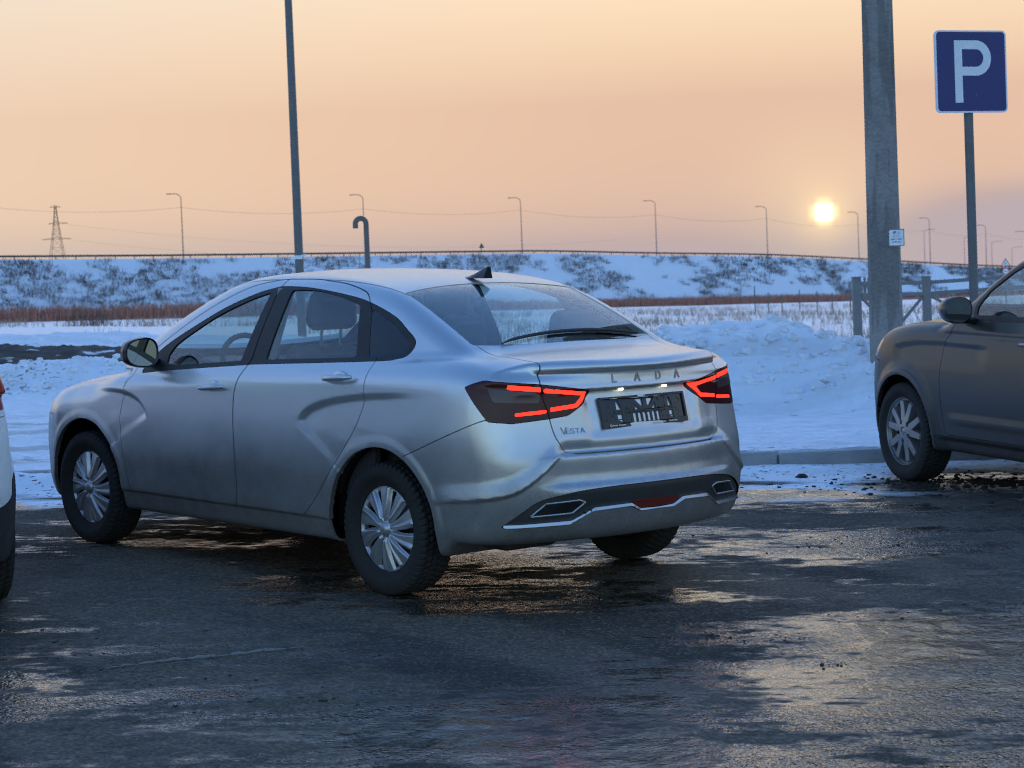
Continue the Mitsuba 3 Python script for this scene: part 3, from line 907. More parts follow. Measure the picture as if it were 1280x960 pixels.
def vesta_details(car):
    P = lambda name, m, b, **k: part(car, name, m, b, TV, **k)
    tail = lambda y, z: vesta_rear(np.asarray(z, float), np.abs(np.asarray(y, float)))
    # letters on the boot lid, each its own piece
    for ch, yc in (('L', .192), ('A', .056), ('D', -.080), ('A', -.214)):
        m = letter(ch, .036, .005, 0, 0, True, 1.12)
        m.apply_translation([0, yc - (m.bounds[0][1] + m.bounds[1][1]) / 2, .990])
        P('boot_lid__badge_letter', lift(m, lambda y, z: tail(y, z) + .001), 'chrome')
    m = letter('V', .031, .004, .492, .772, False, 1.1); m2 = letter('ESTA', .0225, .004, .470, .7745, False, 1.25)
    P('boot_lid__model_badge', lift(cat(m, m2), lambda y, z: tail(y, z) + .001), 'chrome')
    # number plate holder without a plate
    W2, H2 = .270, .0675
    zc, tilt = .853, .25
    hole = []
    g = np.random.default_rng(3)
    def rect(cx, cy, w, h): return sg.box(cx - w / 2, cy - h / 2, cx + w / 2, cy + h / 2)
    for k in range(-3, 3): hole.append(rect(.023 + k * .030 - .008, -.030, .0165, .036).buffer(.002))
    hole += [sg.Polygon([(-.062, .052), (-.012, .052), (-.012, .022), (-.028, .020)]), sg.Polygon([(.062, .052), (.012, .052), (.012, .022), (.028, .020)]), sg.Polygon([(-.066, .03), (-.066, .005), (-.040, .005)]), sg.Polygon([(.066, .03), (.066, .005), (.040, .005)])]
    for s in (-1, 1):
        hole += [sg.Polygon([(s * .165 - .012, .048), (s * .165 + .004, .048), (s * .165 + .018, .010), (s * .165 - .014, .010)]), rect(s * .165 + .002, -.022, .030, .020), sg.Polygon([(s * .165 - .012, -.036), (s * .165 + .018, -.036), (s * .165 + .018, -.049)])]
        hole += [rect(s * .165 - .008, 0, .010, .006), rect(s * .165 + .01, 0, .010, .006)]
    for _ in range(70):
        cx, cy = g.uniform(-.25, .25), g.uniform(-.040, .055)
        if abs(abs(cx) - .165) > .028 and abs(cx) > .075: hole.append(sg.Point(cx, cy).buffer(g.uniform(.0022, .0042), 5))
    from shapely import union_all
    plate = sg.box(-W2 + .006, -H2 + .006, W2 - .006, H2 - .006).buffer(.006).difference(union_all(hole))
    m = extrude(plate, .004)
    rimp = sg.box(-W2 + .006, -H2 + .006, W2 - .006, H2 - .006).buffer(.007).difference(sg.box(-W2 + .012, -H2 + .022, W2 - .012, H2 - .008))
    m2 = extrude(rimp, .012)
    def place(m, dx=0.0):
        V = m.vertices.copy()
        m.vertices = np.column_stack([-V[:, 2] - dx - .8822 + V[:, 1] * tilt + .30 * V[:, 0] ** 2 * .8, -V[:, 0], zc + V[:, 1]])
        return m
    kp = P('number_plate_holder', place(cat(m, m2)), 'gloss_black', smooth=False)
    # small print along the lower lip
    lb = extrude(sg.Point(-.232, -.058).buffer(.006).difference(sg.Point(-.232, -.058).buffer(.0035)), .001)
    tx = [lb]
    for x0, n in ((-.218, 4), (-.185, 6), (.045, 9), (.135, 8)):
        for k in range(n): tx.append(extrude(rect(x0 + k * .0072, -.058, .0046, .0055), .0008))
    part(kp, 'small_print', place(cat(*tx), .0122), 'wheel_silver', TV, smooth=False)
    for y in (.140, -.140):
        k = P('plate_lamp', blob([[-.866, y - .011, .9535], [-.866, y + .011, .9535]], .0045), 'cabin_liner', emitter=PLATE_LAMP)
    # rear wiper-like seal strip, high brake lamp, aerial
    pts = curve([(-.385, .43), (-.362, .333), (-.340, .12), (-.332, -.10), (-.335, -.28), (-.345, -.40), (-.352, -.485)], 6)
    zz = [(_roof(x) - .052 * (abs(y) / .8) ** 2) + .010 for x, y in pts]
    w = np.interp(np.linspace(0, 1, len(pts)), [0, .15, .5, .85, 1], [.003, .007, .009, .006, .003])
    P('window_seal', tube(np.column_stack([pts[:, 0], pts[:, 1], zz]), w, 8), 'satin_black', smooth=60)
    fin = []
    for t in np.linspace(0, 1, 12):
        x = .375 - .175 * t; h = .004 + .054 * (t ** 1.35); wd = .012 + .020 * math.sin(min(1, t * 1.25) * math.pi * .62)
        ztop = 1.461 - .012
        fin.append([[x, -wd, ztop], [x, wd, ztop], [x - .012 * t, -wd * .22 - .002, ztop + h], [x - .012 * t, wd * .22 + .002, ztop + h], [x, -wd * .65, ztop + h * .5], [x, wd * .65, ztop + h * .5]])
    hulls = [trimesh.convex.convex_hull(np.vstack([fin[i], fin[i + 1]])) for i in range(11)]
    P('roof_aerial', cat(*hulls), 'gloss_black', smooth=40)
    # door mirrors
    for s in (1, -1):
        prof = []
        for t, hw, hh, oy, oz in ((0, .088, .076, 0, 0), (.02, .092, .079, 0, 0), (.06, .088, .074, .0, -.001), (.11, .066, .058, -.006, -.004), (.145, .030, .028, -.014, -.008)):
            a = np.linspace(0, 2 * np.pi, 40, endpoint=False)
            e = 2.6 if t < .1 else 2.2
            ca, sa = np.cos(a), np.sin(a)
            k = (np.abs(ca) ** e + np.abs(sa) ** e) ** (-1 / e)
            prof.append(np.column_stack([a * 0 + 1.875 + t + ca * k * hw * .18, s * (.940 + oy + ca * k * hw), 1.080 + oz + sa * k * hh * (1 - .12 * ca)]))
        V = np.vstack(prof); n = 40; F = []
        for i in range(len(prof) - 1):
            for j in range(n):
                F += [[i * n + j, i * n + (j + 1) % n, (i + 1) * n + (j + 1) % n], [i * n + j, (i + 1) * n + (j + 1) % n, (i + 1) * n + j]]
        V = np.vstack([V, [prof[-1].mean(0)]])
        F += [[(len(prof) - 1) * n + j, (len(prof) - 1) * n + (j + 1) % n, len(V) - 1] for j in range(n)]
        sh = trimesh.Trimesh(V, np.array(F)[:, ::-1] if s < 0 else np.array(F), process=False)
        k = P('door_mirror', sh, 'gloss_black', smooth=60)
        c = prof[0].mean(0)
        ringp = c + (prof[0] - c) * .90 + [.006, 0, 0]
        G = trimesh.Trimesh(np.vstack([ringp, [ringp.mean(0)]]), np.array([[j, (j + 1) % n, n] for j in range(n)]), process=False)
        part(k, 'glass', G, 'mirror_glass', TV)
        rim = np.concatenate([prof[0][None], (c + (prof[0] - c) * .90 + [.008, 0, 0])[None]], 0)
        part(k, 'rim', outward(grid_mesh(rim.transpose(1, 0, 2), True)), 'gloss_black', TV)
        part(k, 'arm', blob([[1.96, s * .80, 1.025], [2.03, s * .80, 1.02], [1.95, s * .90, 1.04], [1.99, s * .89, 1.035]], .018), 'gloss_black', TV, smooth=50)
        part(k, 'turn_light', blob([[1.935, s * 1.030, 1.050], [1.975, s * 1.020, 1.045]], [.014, .006, .010]), 'cabin_liner', TV, smooth=True)
    # cabin
    P('cabin_floor', cat(box(1.2, 0, .36, 2.6, 1.3, .05), box(1.2, 0, .40, 2.2, .18, .16, .04)), 'cabin_cloth')
    P('dashboard', blob([[1.86, -.60, .92], [1.86, .60, .92], [2.25, -.62, .95], [2.25, .62, .95], [1.90, -.60, .6], [1.90, .60, .6]], .05), 'cabin_plastic', smooth=50)
    P('instrument_hood', blob([[1.84, .24, .985], [1.84, .50, .985], [2.0, .26, 1.0], [2.0, .48, 1.0]], .03), 'cabin_plastic', smooth=50)
    st = trimesh.creation.torus(.180, .015, 40, 12); st.apply_transform(rot([0, 1, 0], -65)); st.apply_translation([1.70, .37, .985])
    sp = cat(*[tube([[1.70, .37, .985], [1.70 + .18 * a * .4, .37 + .17 * b, .985 + .17 * a]], .012, 8) for a, b in ((.1, 1), (.1, -1), (-1, .0))], blob([[1.70, .37, .97], [1.715, .37, 1.0]], .05))
    ks = P('steering_wheel', st, 'cabin_plastic', smooth=True); part(ks, 'spoke', sp, 'cabin_plastic', TV, smooth=50)
    for y in (.37, -.37): seat(car, TV, 1.42, y)
    for y in (.36, -.36): seat(car, TV, .42, y, .27, False)
    P('parcel_shelf', box(-.20, 0, 1.055, .46, 1.18, .03), 'cabin_cloth')
    P('cabin_mirror', blob([[1.50, -.09, 1.345], [1.50, .09, 1.345]], [.012, .02, .028]), 'satin_black', smooth=50)
    for s in (1, -1):
        P('door_lining', cat(box(1.62, s * .755, .72, .92, .03, .58), box(.62, s * .755, .74, .96, .03, .60)), 'cabin_plastic')
        P('pillar_lining', cat(tube([[1.10, s * .72, 1.0], [1.10, s * .57, 1.40]], .045, 8)), 'cabin_liner')
    # under the car: floor pan, silencer, rear beam, mud flaps
    P('silencer', blob([[-.62, .38, .30], [-.62, .62, .30], [-.50, .38, .30], [-.50, .62, .30]], .055), 'black_trim', smooth=50)
    P('rear_beam', tube([[0, -.62, .27], [0, .62, .27]], .04, 10), 'satin_black')
    wheels(car, TCAR, [(0, .755), (0, -.755), (2.635, .755), (2.635, -.755)], RW, .195, .207, hub_cap(.205), 'wheel_silver', turns=(8, 0, 25, 0))
# ---------------------------------------------------------------- the crossovers (one dark grey at the right, one white at the left edge)
SR = .326
_sW = spl([-.9, -.75, -.6, -.4, 0, 1.3, 2.6, 2.8, 2.95, 3.08, 3.2, 3.35], [.69, .76, .81, .855, .885, .885, .885, .875, .85, .82, .75, .58], 0.1)
_sD = spl([.1, .2, .3, .45, .6, .8, .95, 1.05, 1.12, 1.2], [.10, .065, .03, .010, .0, .008, .028, .050, .08, .13], 0.03)
_sdeck = spl([-1.0, 0, 1.0, 1.6, 1.9, 2.1, 2.5, 2.8, 3.0, 3.12, 3.2, 3.35], [1.11, 1.11, 1.10, 1.085, 1.075, 1.070, 1.058, 1.025, .975, .915, .83, .60], 0.05)
_sroof = spl([-1.0, -.85, -.7, -.3, .3, .9, 1.28, 1.50, 1.70, 1.90, 2.10, 2.28, 2.6], [1.15, 1.38, 1.53, 1.585, 1.605, 1.60, 1.57, 1.50, 1.39, 1.265, 1.135, .99, .7], 0.07)
_srear = spl([.1, .2, .3, .5, .7, 1.0, 1.1, 1.5, 1.7], [-.58, -.63, -.70, -.765, -.775, -.735, -.715, -.56, -.45], 0.03)
_sfront = spl([.1, .2, .3, .5, .7, .85, 1.0, 1.2], [3.20, 3.31, 3.38, 3.42, 3.41, 3.34, 3.14, 2.9], 0.03)
SX = curve([[2.75, .86], [2.45, .895], [2.15, .905], [1.9, .900], [1.55, .895]], 5)


def suv_side(x, z):
    y = _sW(x) - _sD(z)
    d, sd, par = near_line(SX, x, z)
    y = y - .012 * np.where(sd > 0, 1 - sst(0, .16, d), 1 - sst(0, .035, d)) * (1 - sst(.85, 1, par)) * sst(0, .1, par)
    y = y + .012 * (1 - sst(.0, .05, np.abs(z - .45))) * sst(.5, .6, x) * (1 - sst(1.9, 2.1, x))
    for cx in (0.0, 2.6):
        r = np.hypot(x - cx, z - SR)
        y = y + .014 * (1 - sst(.41, .48, r)) + .010 * sst(.365, .375, r) * (1 - sst(.40, .425, r))
    y = y - .030 * (1 - sst(.30, .335, z)) * sst(.4, .5, x) * (1 - sst(2.1, 2.2, x))
    return y


def suv(x, y, z):
    ay = np.abs(y)
    fs = ay - suv_side(x, z)
    ft = z - (_sdeck(x) - .05 * (ay / .8) ** 2 + .03 * sst(.45, .6, ay) * sst(2, 2.3, x) * (1 - sst(2.9, 3.1, x)))
    fr = (_srear(z) + .14 * ay * ay - x) * .95
    ff = (x - (_sfront(z) - .26 * ay ** 2)) * .85
    low = smax(fs, ft, .09)
    low = smax(smax(smax(low, fr, .16), ff, .14), .23 - z, .04)
    zz = np.clip(z, .9, 1.7)
    gs = (ay - (.825 - .10 * np.clip(-.2 - x, 0, 1) - (zz - 1.08) * (.30 + .12 * (zz - 1.08)))) * .95
    gt = (z - (_sroof(x) - .05 * (ay / .8) ** 2)) / (1 + .25 * sst(1.2, 1.5, x))
    gr = smax(smax(smax(gs, gt, .09), fr, .10), 1.0 - z, .02)
    return smin(low, gr, .03)


def suv_panels():
    """[(part name, mesh, material role, parent index or None)]"""
    out = []
    add = lambda nm, m, role, up=None: (out.append((nm, m, role, up)), len(out) - 1)[1]
    B = surface_nets(suv, (-.90, -.98, .16), (3.42, .98, 1.68), .014)
    rest = B
    for cx in (0, 2.6):
        rest = clip(rest, (lambda x, y, z: np.maximum(np.hypot(x - cx, z - SR) - .375, .52 - np.abs(y)))(*rest[0].T))
    shell = rest
    ws = lambda x, y, z: np.minimum(np.minimum(np.minimum(x - (1.38 - .1 * y * y), 2.07 - .2 * y * y - x), .60 + (x - 1.38) * .16 - np.abs(y)), z - 1.04)
    g, rest = cut(rest, ws, .001, .003, -.003); add('windscreen', g, 'car_glass')
    rw = lambda x, y, z: np.minimum(np.minimum(-.45 - x, z - 1.12), np.minimum(1.48 - z, .62 - np.abs(y)))
    g, rest = cut(rest, rw, .001, .003, -.003); add('rear_window', g, 'dark_glass')
    shell = clip(shell, -np.maximum(ws(*shell[0].T), rw(*shell[0].T)) - .014)
    fwin = rounded([(.98, 1.112), (1.02, 1.485), (1.30, 1.462), (1.51, 1.378), (1.71, 1.258), (1.79, 1.165), (1.79, 1.112)], .02)
    rwin = rounded([(.92, 1.115), (.95, 1.49), (.5, 1.495), (.05, 1.44), (-.12, 1.30), (-.02, 1.16)], .02)
    fdoor = rounded([(.96, .345), (.94, 1.06), (.985, 1.54), (1.34, 1.51), (1.56, 1.422), (1.76, 1.30), (1.95, 1.14), (2.02, 1.03), (2.11, .90), (2.125, .70), (2.08, .345)], .03)
    rdoor = rounded([(.955, .345), (.935, 1.06), (.98, 1.54), (.45, 1.545), (0, 1.48), (-.16, 1.30), (-.08, 1.0), (.10, .85), (.36, .62), (.50, .345)], .03)
    for s in (1, -1):
        side = lambda f: (lambda x, y, z: np.minimum(f(x, y, z), y * s - .3))
        for nm, dp, wp in (('front_door', fdoor, fwin), ('rear_door', rdoor, rwin)):
            W = side(lambda x, y, z: sdf(wp, x, z))
            frame = side(lambda x, y, z: sdf(np.array(sg.Polygon(wp).buffer(.035).exterior.coords)[:-1], x, z))
            p, rest = cut(rest, side(lambda x, y, z: sdf(dp, x, z)), .0024, .02)
            p0 = p
            g = clip(p0, W(*p0[0].T) - .001)
            fr_ = clip(clip(p0, frame(*p0[0].T)), -W(*clip(p0, frame(*p0[0].T))[0].T))
            body = clip(p0, -frame(*p0[0].T))
            i = add(nm, body, 'paint')
            add('window_frame', fr_, 'satin_black', i)
            add('window', (g[0] - g[1] * .006, g[1], g[2]), 'car_glass', i)
            shell = clip(shell, -W(*shell[0].T) - .012)
            hx, hz = (1.12, .955) if nm == 'front_door' else (.12, .985)
            yy = float(suv_side(np.array([hx]), np.array([hz]))[0])
            add('handle', tri(tube([[hx + t * .11, s * (yy + .012 + .03 * (1 - t * t) ** .6), hz] for t in np.linspace(-1, 1, 9)], .014, 10), 60), 'chrome', i)
    hood = lambda x, y, z: np.minimum(np.minimum(.72 - .10 * np.clip(x - 2.7, 0, 1) - np.abs(y), x - (2.02 - .2 * y * y)), np.minimum(3.12 - .26 * y * y - x, z - .8))
    p, rest = cut(rest, hood, .0025, .02); add('bonnet', p, 'paint')
    for s in (1, -1):
        hl = lambda x, y, z: np.minimum(np.minimum(np.minimum(x - (2.97 - .9 * (z - .84)), z - .80), .925 - z), y * s - .42)
        p, rest = cut(rest, hl, .002, .02); add('headlamp', p, 'lamp_glass')
        tl = lambda x, y, z: np.minimum(np.minimum(np.minimum(-.50 - x, z - .93), 1.36 - z), y * s - .60 + .0 * x)
        p, rest = cut(rest, tl, .002, .02); add('tail_lamp', p, 'red_lens')
        cl = lambda x, y, z: np.minimum(np.minimum(.585 + .10 * np.clip((x + .4) / .3, -1, 1) - z, -.28 - x), y * s)
        p, rest = cut(rest, cl, .0015, .015); add('bumper_cladding', p, 'black_trim')
    fb = lambda x, y, z: np.minimum(x - (2.955 - .35 * np.clip(.5 - z, 0, 1)), .78 - z)
    p, rest = cut(rest, fb, .002, .02); i = add('front_bumper', p, 'paint')
    gr = clip(p, np.minimum(np.minimum(.62 - np.abs(p[0][:, 1]), .52 - p[0][:, 2]), p[0][:, 2] - .34))
    add('grille', (gr[0] + gr[1] * .002, gr[1], gr[2]), 'satin_black', i)
    rb = lambda x, y, z: np.minimum(-.30 - x, .90 - z)
    p, rest = cut(rest, rb, .002, .02); add('rear_bumper', p, 'paint')
    tg = lambda x, y, z: np.minimum(-.42 - x, np.minimum(.66 - np.abs(y), 1.52 - z))
    p, rest = cut(rest, tg, .003, .02); add('tailgate', p, 'paint')
    for s in (1, -1):
        p, rest = cut(rest, lambda x, y, z: np.minimum(np.minimum(.335 - z, x - .38), np.minimum(2.2 - x, y * s - .4)), .0015, .012); add('sill', p, 'black_trim')
    rf = lambda x, y, z: np.minimum(np.minimum(.60 - np.abs(y), z - 1.40), x + .6)
    p, rest = cut(rest, rf, .003, .012); add('roof', p, 'paint')
    for s in (1, -1):
        f = clip(rest, np.minimum(rest[0][:, 0] - 1.6, rest[0][:, 1] * s)); add('front_wing', flange(f, .03), 'paint')
        f = clip(rest, np.minimum(1.6 - rest[0][:, 0], rest[0][:, 1] * s)); add('rear_wing', flange(f, .03), 'paint')
    add('inner_shell', (shell[0] - shell[1] * .021, shell[1], shell[2]), 'dark_inside')
    for cx in (0, 2.6):
        for s in (1, -1):
            a = np.linspace(-.02 * np.pi, 1.02 * np.pi, 28)
            V = np.vstack([np.c_[cx + .385 * np.cos(a), a * 0 + s * w, SR + .385 * np.sin(a)] for w in (.80, .50)] + [[[cx, s * .50, SR]]])
            n = len(a); F = [[i, i + 1, n + i + 1] for i in range(n - 1)] + [[i, n + i + 1, n + i] for i in range(n - 1)] + [[n + i, n + i + 1, 2 * n] for i in range(n - 1)]
            add('wheel_housing', tri(trimesh.Trimesh(V, np.array(F), process=False)), 'dark_inside')
        # mirrors
    for s in (1, -1):
        prof = []
        for t, hw, hh in ((0, .090, .080), (.03, .098, .086), (.08, .093, .080), (.14, .066, .058), (.18, .028, .026)):
            a = np.linspace(0, 2 * np.pi, 36, endpoint=False); ca, sa = np.cos(a), np.sin(a)
            k = (np.abs(ca) ** 2.3 + np.abs(sa) ** 2.3) ** (-1 / 2.3)
            prof.append(np.column_stack([a * 0 + 1.70 + t, s * (.990 + ca * k * hw), 1.150 + sa * k * hh]))
        g = np.array(prof)
        i = add('door_mirror', outward2(grid_mesh(g.transpose(1, 0, 2), True), g.mean((0, 1))), 'gloss_black')
        c = prof[0].mean(0); r = c + (prof[0] - c) * .97 + [.006, 0, 0]
        add('glass', tri(trimesh.Trimesh(np.vstack([r, [c + [.006, 0, 0]]]), np.array([[j, (j + 1) % 36, 36] for j in range(36)]), process=False)), 'mirror_glass', i)
        r = c + (prof[-1] - prof[-1].mean(0)) + [.18, 0, 0]
        add('cap', tri(trimesh.convex.convex_hull(np.vstack([prof[-1], prof[-1] + [.004, 0, 0]]))), 'gloss_black', i)
        add('arm', tri(blob([[1.78, s * .84, 1.075], [1.88, s * .84, 1.07], [1.76, s * .95, 1.09], [1.81, s * .95, 1.085]], .022), 50), 'gloss_black', i)
    add('cabin_floor', tri(box(.9, 0, .40, 2.4, 1.4, .05)), 'dark_inside')
    add('dashboard', tri(blob([[1.45, -.62, 1.02], [1.45, .62, 1.02], [1.85, -.64, 1.03], [1.85, .64, 1.03], [1.5, -.6, .7], [1.5, .6, .7]], .05), 50), 'cabin_plastic')
    st = trimesh.creation.torus(.180, .015, 36, 10); st.apply_transform(rot([0, 1, 0], -65)); st.apply_translation([1.32, .37, 1.06])
    add('steering_wheel', tri(st, True), 'cabin_plastic')
    for y in (.37, -.37):
        i = add('front_seat', tri(blob([[1.26, y - .24, .55], [1.26, y + .24, .55], [.80, y - .24, .53], [.80, y + .24, .53]], .07), 50), 'cabin_cloth')
        add('backrest', tri(blob([[.80, y - .22, .6], [.80, y + .22, .6], [.62, y - .19, 1.17], [.62, y + .19, 1.17]], .06), 50), 'cabin_cloth', i)
        add('headrest', tri(blob([[.60, y - .09, 1.32], [.60, y + .09, 1.32]], [.05, .05, .09]), 50), 'cabin_cloth', i)
    return out


def outward2(m, c):
    V, N, F = m
    if ((V - c) * N).sum() < 0: N = -N
    return outward((V, N, F))


def frame_on_lot(heading, contact, lx, ly):
    """Car matrix on the tilted lot: heading in degrees left of +Y; contact = world position of the point (lx, ly, 0)."""
    h = np.array([-math.sin(math.radians(heading)), math.cos(math.radians(heading)), 0]); h -= LOTN * (h @ LOTN); h /= np.linalg.norm(h)
    l = np.cross(LOTN, h)
    M = np.eye(4); M[:3, 0] = h; M[:3, 1] = l; M[:3, 2] = LOTN; M[:3, 3] = np.asarray(contact) - h * lx - l * ly
    return M


paint('dark_paint', (.060, .060, .062), .5, .25, .9, .12, 1.15, .70, (.066, .063, .060), .12)
paint('white_paint', (.80, .80, .80), 0, .35, .6, .2, .7, .5, (.14, .13, .12), .02)
mat('lamp_glass', {'type': 'principled', 'base_color': rgb(.35, .34, .33), 'metallic': .4, 'roughness': .12, 'clearcoat': 1.0})
mat('red_lens', {'type': 'principled', 'base_color': rgb(.35, .02, .015), 'roughness': .12, 'clearcoat': 1.0})


def build_suv(panels, key, M, paint_key, face, face_mat, skip=()):
    keys = []
    W = T4(M.tolist())
    for nm, m, role, up in panels:
        if nm not in SHP: pass
        parent = key if up is None else keys[up]
        keys.append(part(parent, nm, m, paint_key if role == 'paint' else role, W))
    wheels(key, M, [(0, .775), (0, -.775), (2.6, .775), (2.6, -.775)], SR, .215, .222, face, face_mat, turns=(0, 0, 10, 0))
    return key


SHP = {}


def build_crossovers():
    panels = suv_panels()
    face = y_spoke_rim(.222)
    k = thing('dark_crossover', 'dark grey dirt covered crossover cut off by the right edge, mud round its front wheel', 'car')
    build_suv(panels, k, frame_on_lot(20, [2.640, 14.452, .375], 2.6, .78), 'dark_paint', face, 'alloy_grey')
    k = thing('white_crossover', 'white car at the left edge of which only the rear corner shows', 'car')
    build_suv(panels, k, frame_on_lot(24, [-2.50, 10.24, .355], 0, -.78), 'white_paint', face, 'alloy_grey')
# ---------------------------------------------------------------- ground, snow, embankment
def lotz(X, Y):
    return .3179239 - (LOTN[0] * (X - .0120764) + LOTN[1] * (Y - 10.7263809)) / LOTN[2]


def kerb_y(X):
    return 15.19 + .0916 * X


def nz(X, Y, s, o=3, seed=0, z=0.0):
    return meshkit.fbm(np.stack([X * s, Y * s, X * 0 + z], -1), o, seed) - .5


def field_z(X, Y):
    u = np.clip((X / np.maximum(Y, 1) + .23) / .38, 0, 1.1)
    yy = np.clip(Y, 0, 700)
    return (1.33 - .0006 * yy) * (1 - u) + (.62 - .0045 * np.minimum(yy, 520)) * u


def snow_z(X, Y):
    u = X / np.maximum(Y, 1)
    l = lotz(X, Y) + .105
    f = field_z(X, Y)
    b = sst(20.5, 32, Y)
    z = l * (1 - b) + f * b
    near = 1 - sst(45, 90, Y)
    lump = nz(X, Y, .9, 4, 5)
    fine = nz(X, Y, 4.0, 3, 9)
    left = 1 - sst(-1.6, .6, X)
    # ploughed ridge at the left, with a hollow behind it
    c = 23.0 + 1.1 * nz(X, X * 0, .35, 2, 11)
    d = Y - c
    z = z + left * (.24 + .20 * lump) * np.where(d < 0, np.exp(-(d / .75) ** 2), np.exp(-(d / 1.2) ** 2))
    z = z - left * .30 * np.exp(-((Y - 26.8) / 2.2) ** 2)
    # second ridge beyond the soil heap
    c2 = 36 + 2.5 * nz(X, X * 0, .12, 2, 21)
    z = z + left * (.13 + .22 * lump) * np.exp(-((Y - c2) / 2.2) ** 2)
    # ploughed heap at the right
    c3 = 20.15 + .9 * nz(X, X * 0, .5, 2, 31) - .55 * sst(2.3, 3.2, X)
    right = sst(-.4, 1.0, X)
    top = .66 + .14 * nz(X, X * 0, .9, 3, 33) - .10 * sst(2.35, 3.1, X) * (1 - sst(4, 6, X))
    d = Y - c3
    prof = np.where(d < 0, 1 - sst(0, 1.75, -d), 1 - sst(.2, 2.6, d))
    z = z + right * prof * (top + .14 * lump * prof)
    z = z + near * (.085 * fine * (.35 + np.clip(prof * right + left * np.exp(-((Y - 23) / 1.2) ** 2) + left * sst(28, 33, Y), 0, 1)) + .02 * nz(X, Y, 11, 2, 44))
    # wheel ruts in the packed snow behind the kerb
    z = z - (1 - sst(17.6, 19.5, Y)) * .016 * np.sin(Y * 9 + X * .25 + 2 * nz(X, Y, .5, 2, 50)) * sst(15.6, 16.2, Y) * left
    # far field, gentle hummocks
    z = z + (1 - near) * .25 * nz(X, Y, .05, 3, 55)
    return z


def sheet(us, Ys, fn, margin=0.0):
    U, Y = np.meshgrid(us, Ys, indexing='ij')
    X = U * Y
    P = np.stack([X, Y, fn(X, Y)], -1)
    m = outward(grid_mesh(P))
    V, N, F = m
    fl = N[:, 2] < 0
    N = np.where(fl[:, None], -N, N)
    return outward((V, N, F))


def rgbmix(a, b, t):
    return mix(mi.Color3f(*a), mi.Color3f(*b), t)


def snow_col(p, n, uv):
    g = fbm(p.x * 2.2, p.y * 2.2, p.z * 2.2, 4)
    speck = smoothstep(.70, .80, noise(p.x * 23, p.y * 23, p.z * 23)) * smoothstep(.52, .68, fbm(p.x * .8, p.y * .8, 0, 3)) * (1 - smoothstep(24, 45, p.y))
    track = smoothstep(.50, .66, fbm(p.x * .55, p.y * 5.5, 3.0, 3)) * (1 - smoothstep(19.4, 20.8, p.y)) * (1 - smoothstep(-1.2, 1.0, p.x) * .75)
    c = rgbmix((.84, .86, .90), (.74, .76, .80), g)
    c = mix(c, mi.Color3f(.34, .30, .27), .62 * track)
    return mix(c, mi.Color3f(.14, .11, .09), .75 * speck)


scene['snow'] = {'type': 'bumpmap', 'scale': .032, 'nested': {'type': 'twosided', 'b': {'type': 'principled', 'base_color': proc(snow_col), 'roughness': proc(lambda p, n, uv: .55 - .30 * smoothstep(36, 46, p.y) * smoothstep(.9, .99, n.z)), 'specular': .7, 'sheen': 1.0, 'sheen_tint': 0.0}},
                 'tex': proc(lambda p, n, uv: fbm(p.x * 14, p.y * 14, p.z * 14, 3) + .4 * noise(p.x * 70, p.y * 70, p.z * 70), .004)}
# one ground sheet from the kerb to beyond the embankment
Yn = np.r_[np.linspace(14.2, 40, 330), np.geomspace(40.3, 760, 130)]
us = np.r_[np.linspace(-1.6, -.30, 40)[:-1], np.linspace(-.30, .30, 520), np.linspace(.30, 1.6, 40)[1:]]


def ground_fn(X, Y):
    return np.where(Y < kerb_y(X) + .10, lotz(X, Y) - .25, snow_z(X, Y))


k = one('snow_ground', sheet(us, Yn, ground_fn), 'snow', 'snow covered verge, field and ploughed heaps beyond the kerb', kind='structure')

# ---- the parking lot
def wet(p):
    a = fbm(p.x * .55 + 3.1, p.y * 1.5, 0.0, 4)
    b = fbm(p.x * 2.6, p.y * 7.0, 5.0, 3)
    c = fbm(p.x * 13, p.y * 24, 9.0, 3)
    return smoothstep(.45, .57, a * .52 + b * .27 + c * .21)


def lot_snow(p):
    """Thin snow left along the kerb and blown between the cars, with ragged edges."""
    d = (15.19 + .0916 * p.x) - p.y
    e = fbm(p.x * 1.7, p.y * 3.5, 1.0, 4)
    w = .62 + .75 * smoothstep(.6, 2.6, p.x) * 0.9
    s = 1 - smoothstep(w - .22, w + .22, d + (e - .5) * 1.5)
    patch = smoothstep(.60, .66, fbm(p.x * 1.1 + 7, p.y * 2.6, 2.0, 4)) * (1 - smoothstep(1.3, 2.3, d)) * smoothstep(.2, 1.2, p.x)
    mud = 1 - smoothstep(.50, .85, dr.sqrt(dr.square((p.x - 3.05) * .85) + dr.square((p.y - 14.35) * 1.15)) + (e - .5) * .6)
    return dr.clip(s + patch, 0, 1) * (1 - mud)


def lot_mud(p):
    e = fbm(p.x * 2.2, p.y * 3.5, 1.0, 4)
    return 1 - smoothstep(.75, 1.35, dr.sqrt(dr.square((p.x - 3.3) * .75) + dr.square((p.y - 14.2) * 1.0)) + (e - .5) * 1.0)


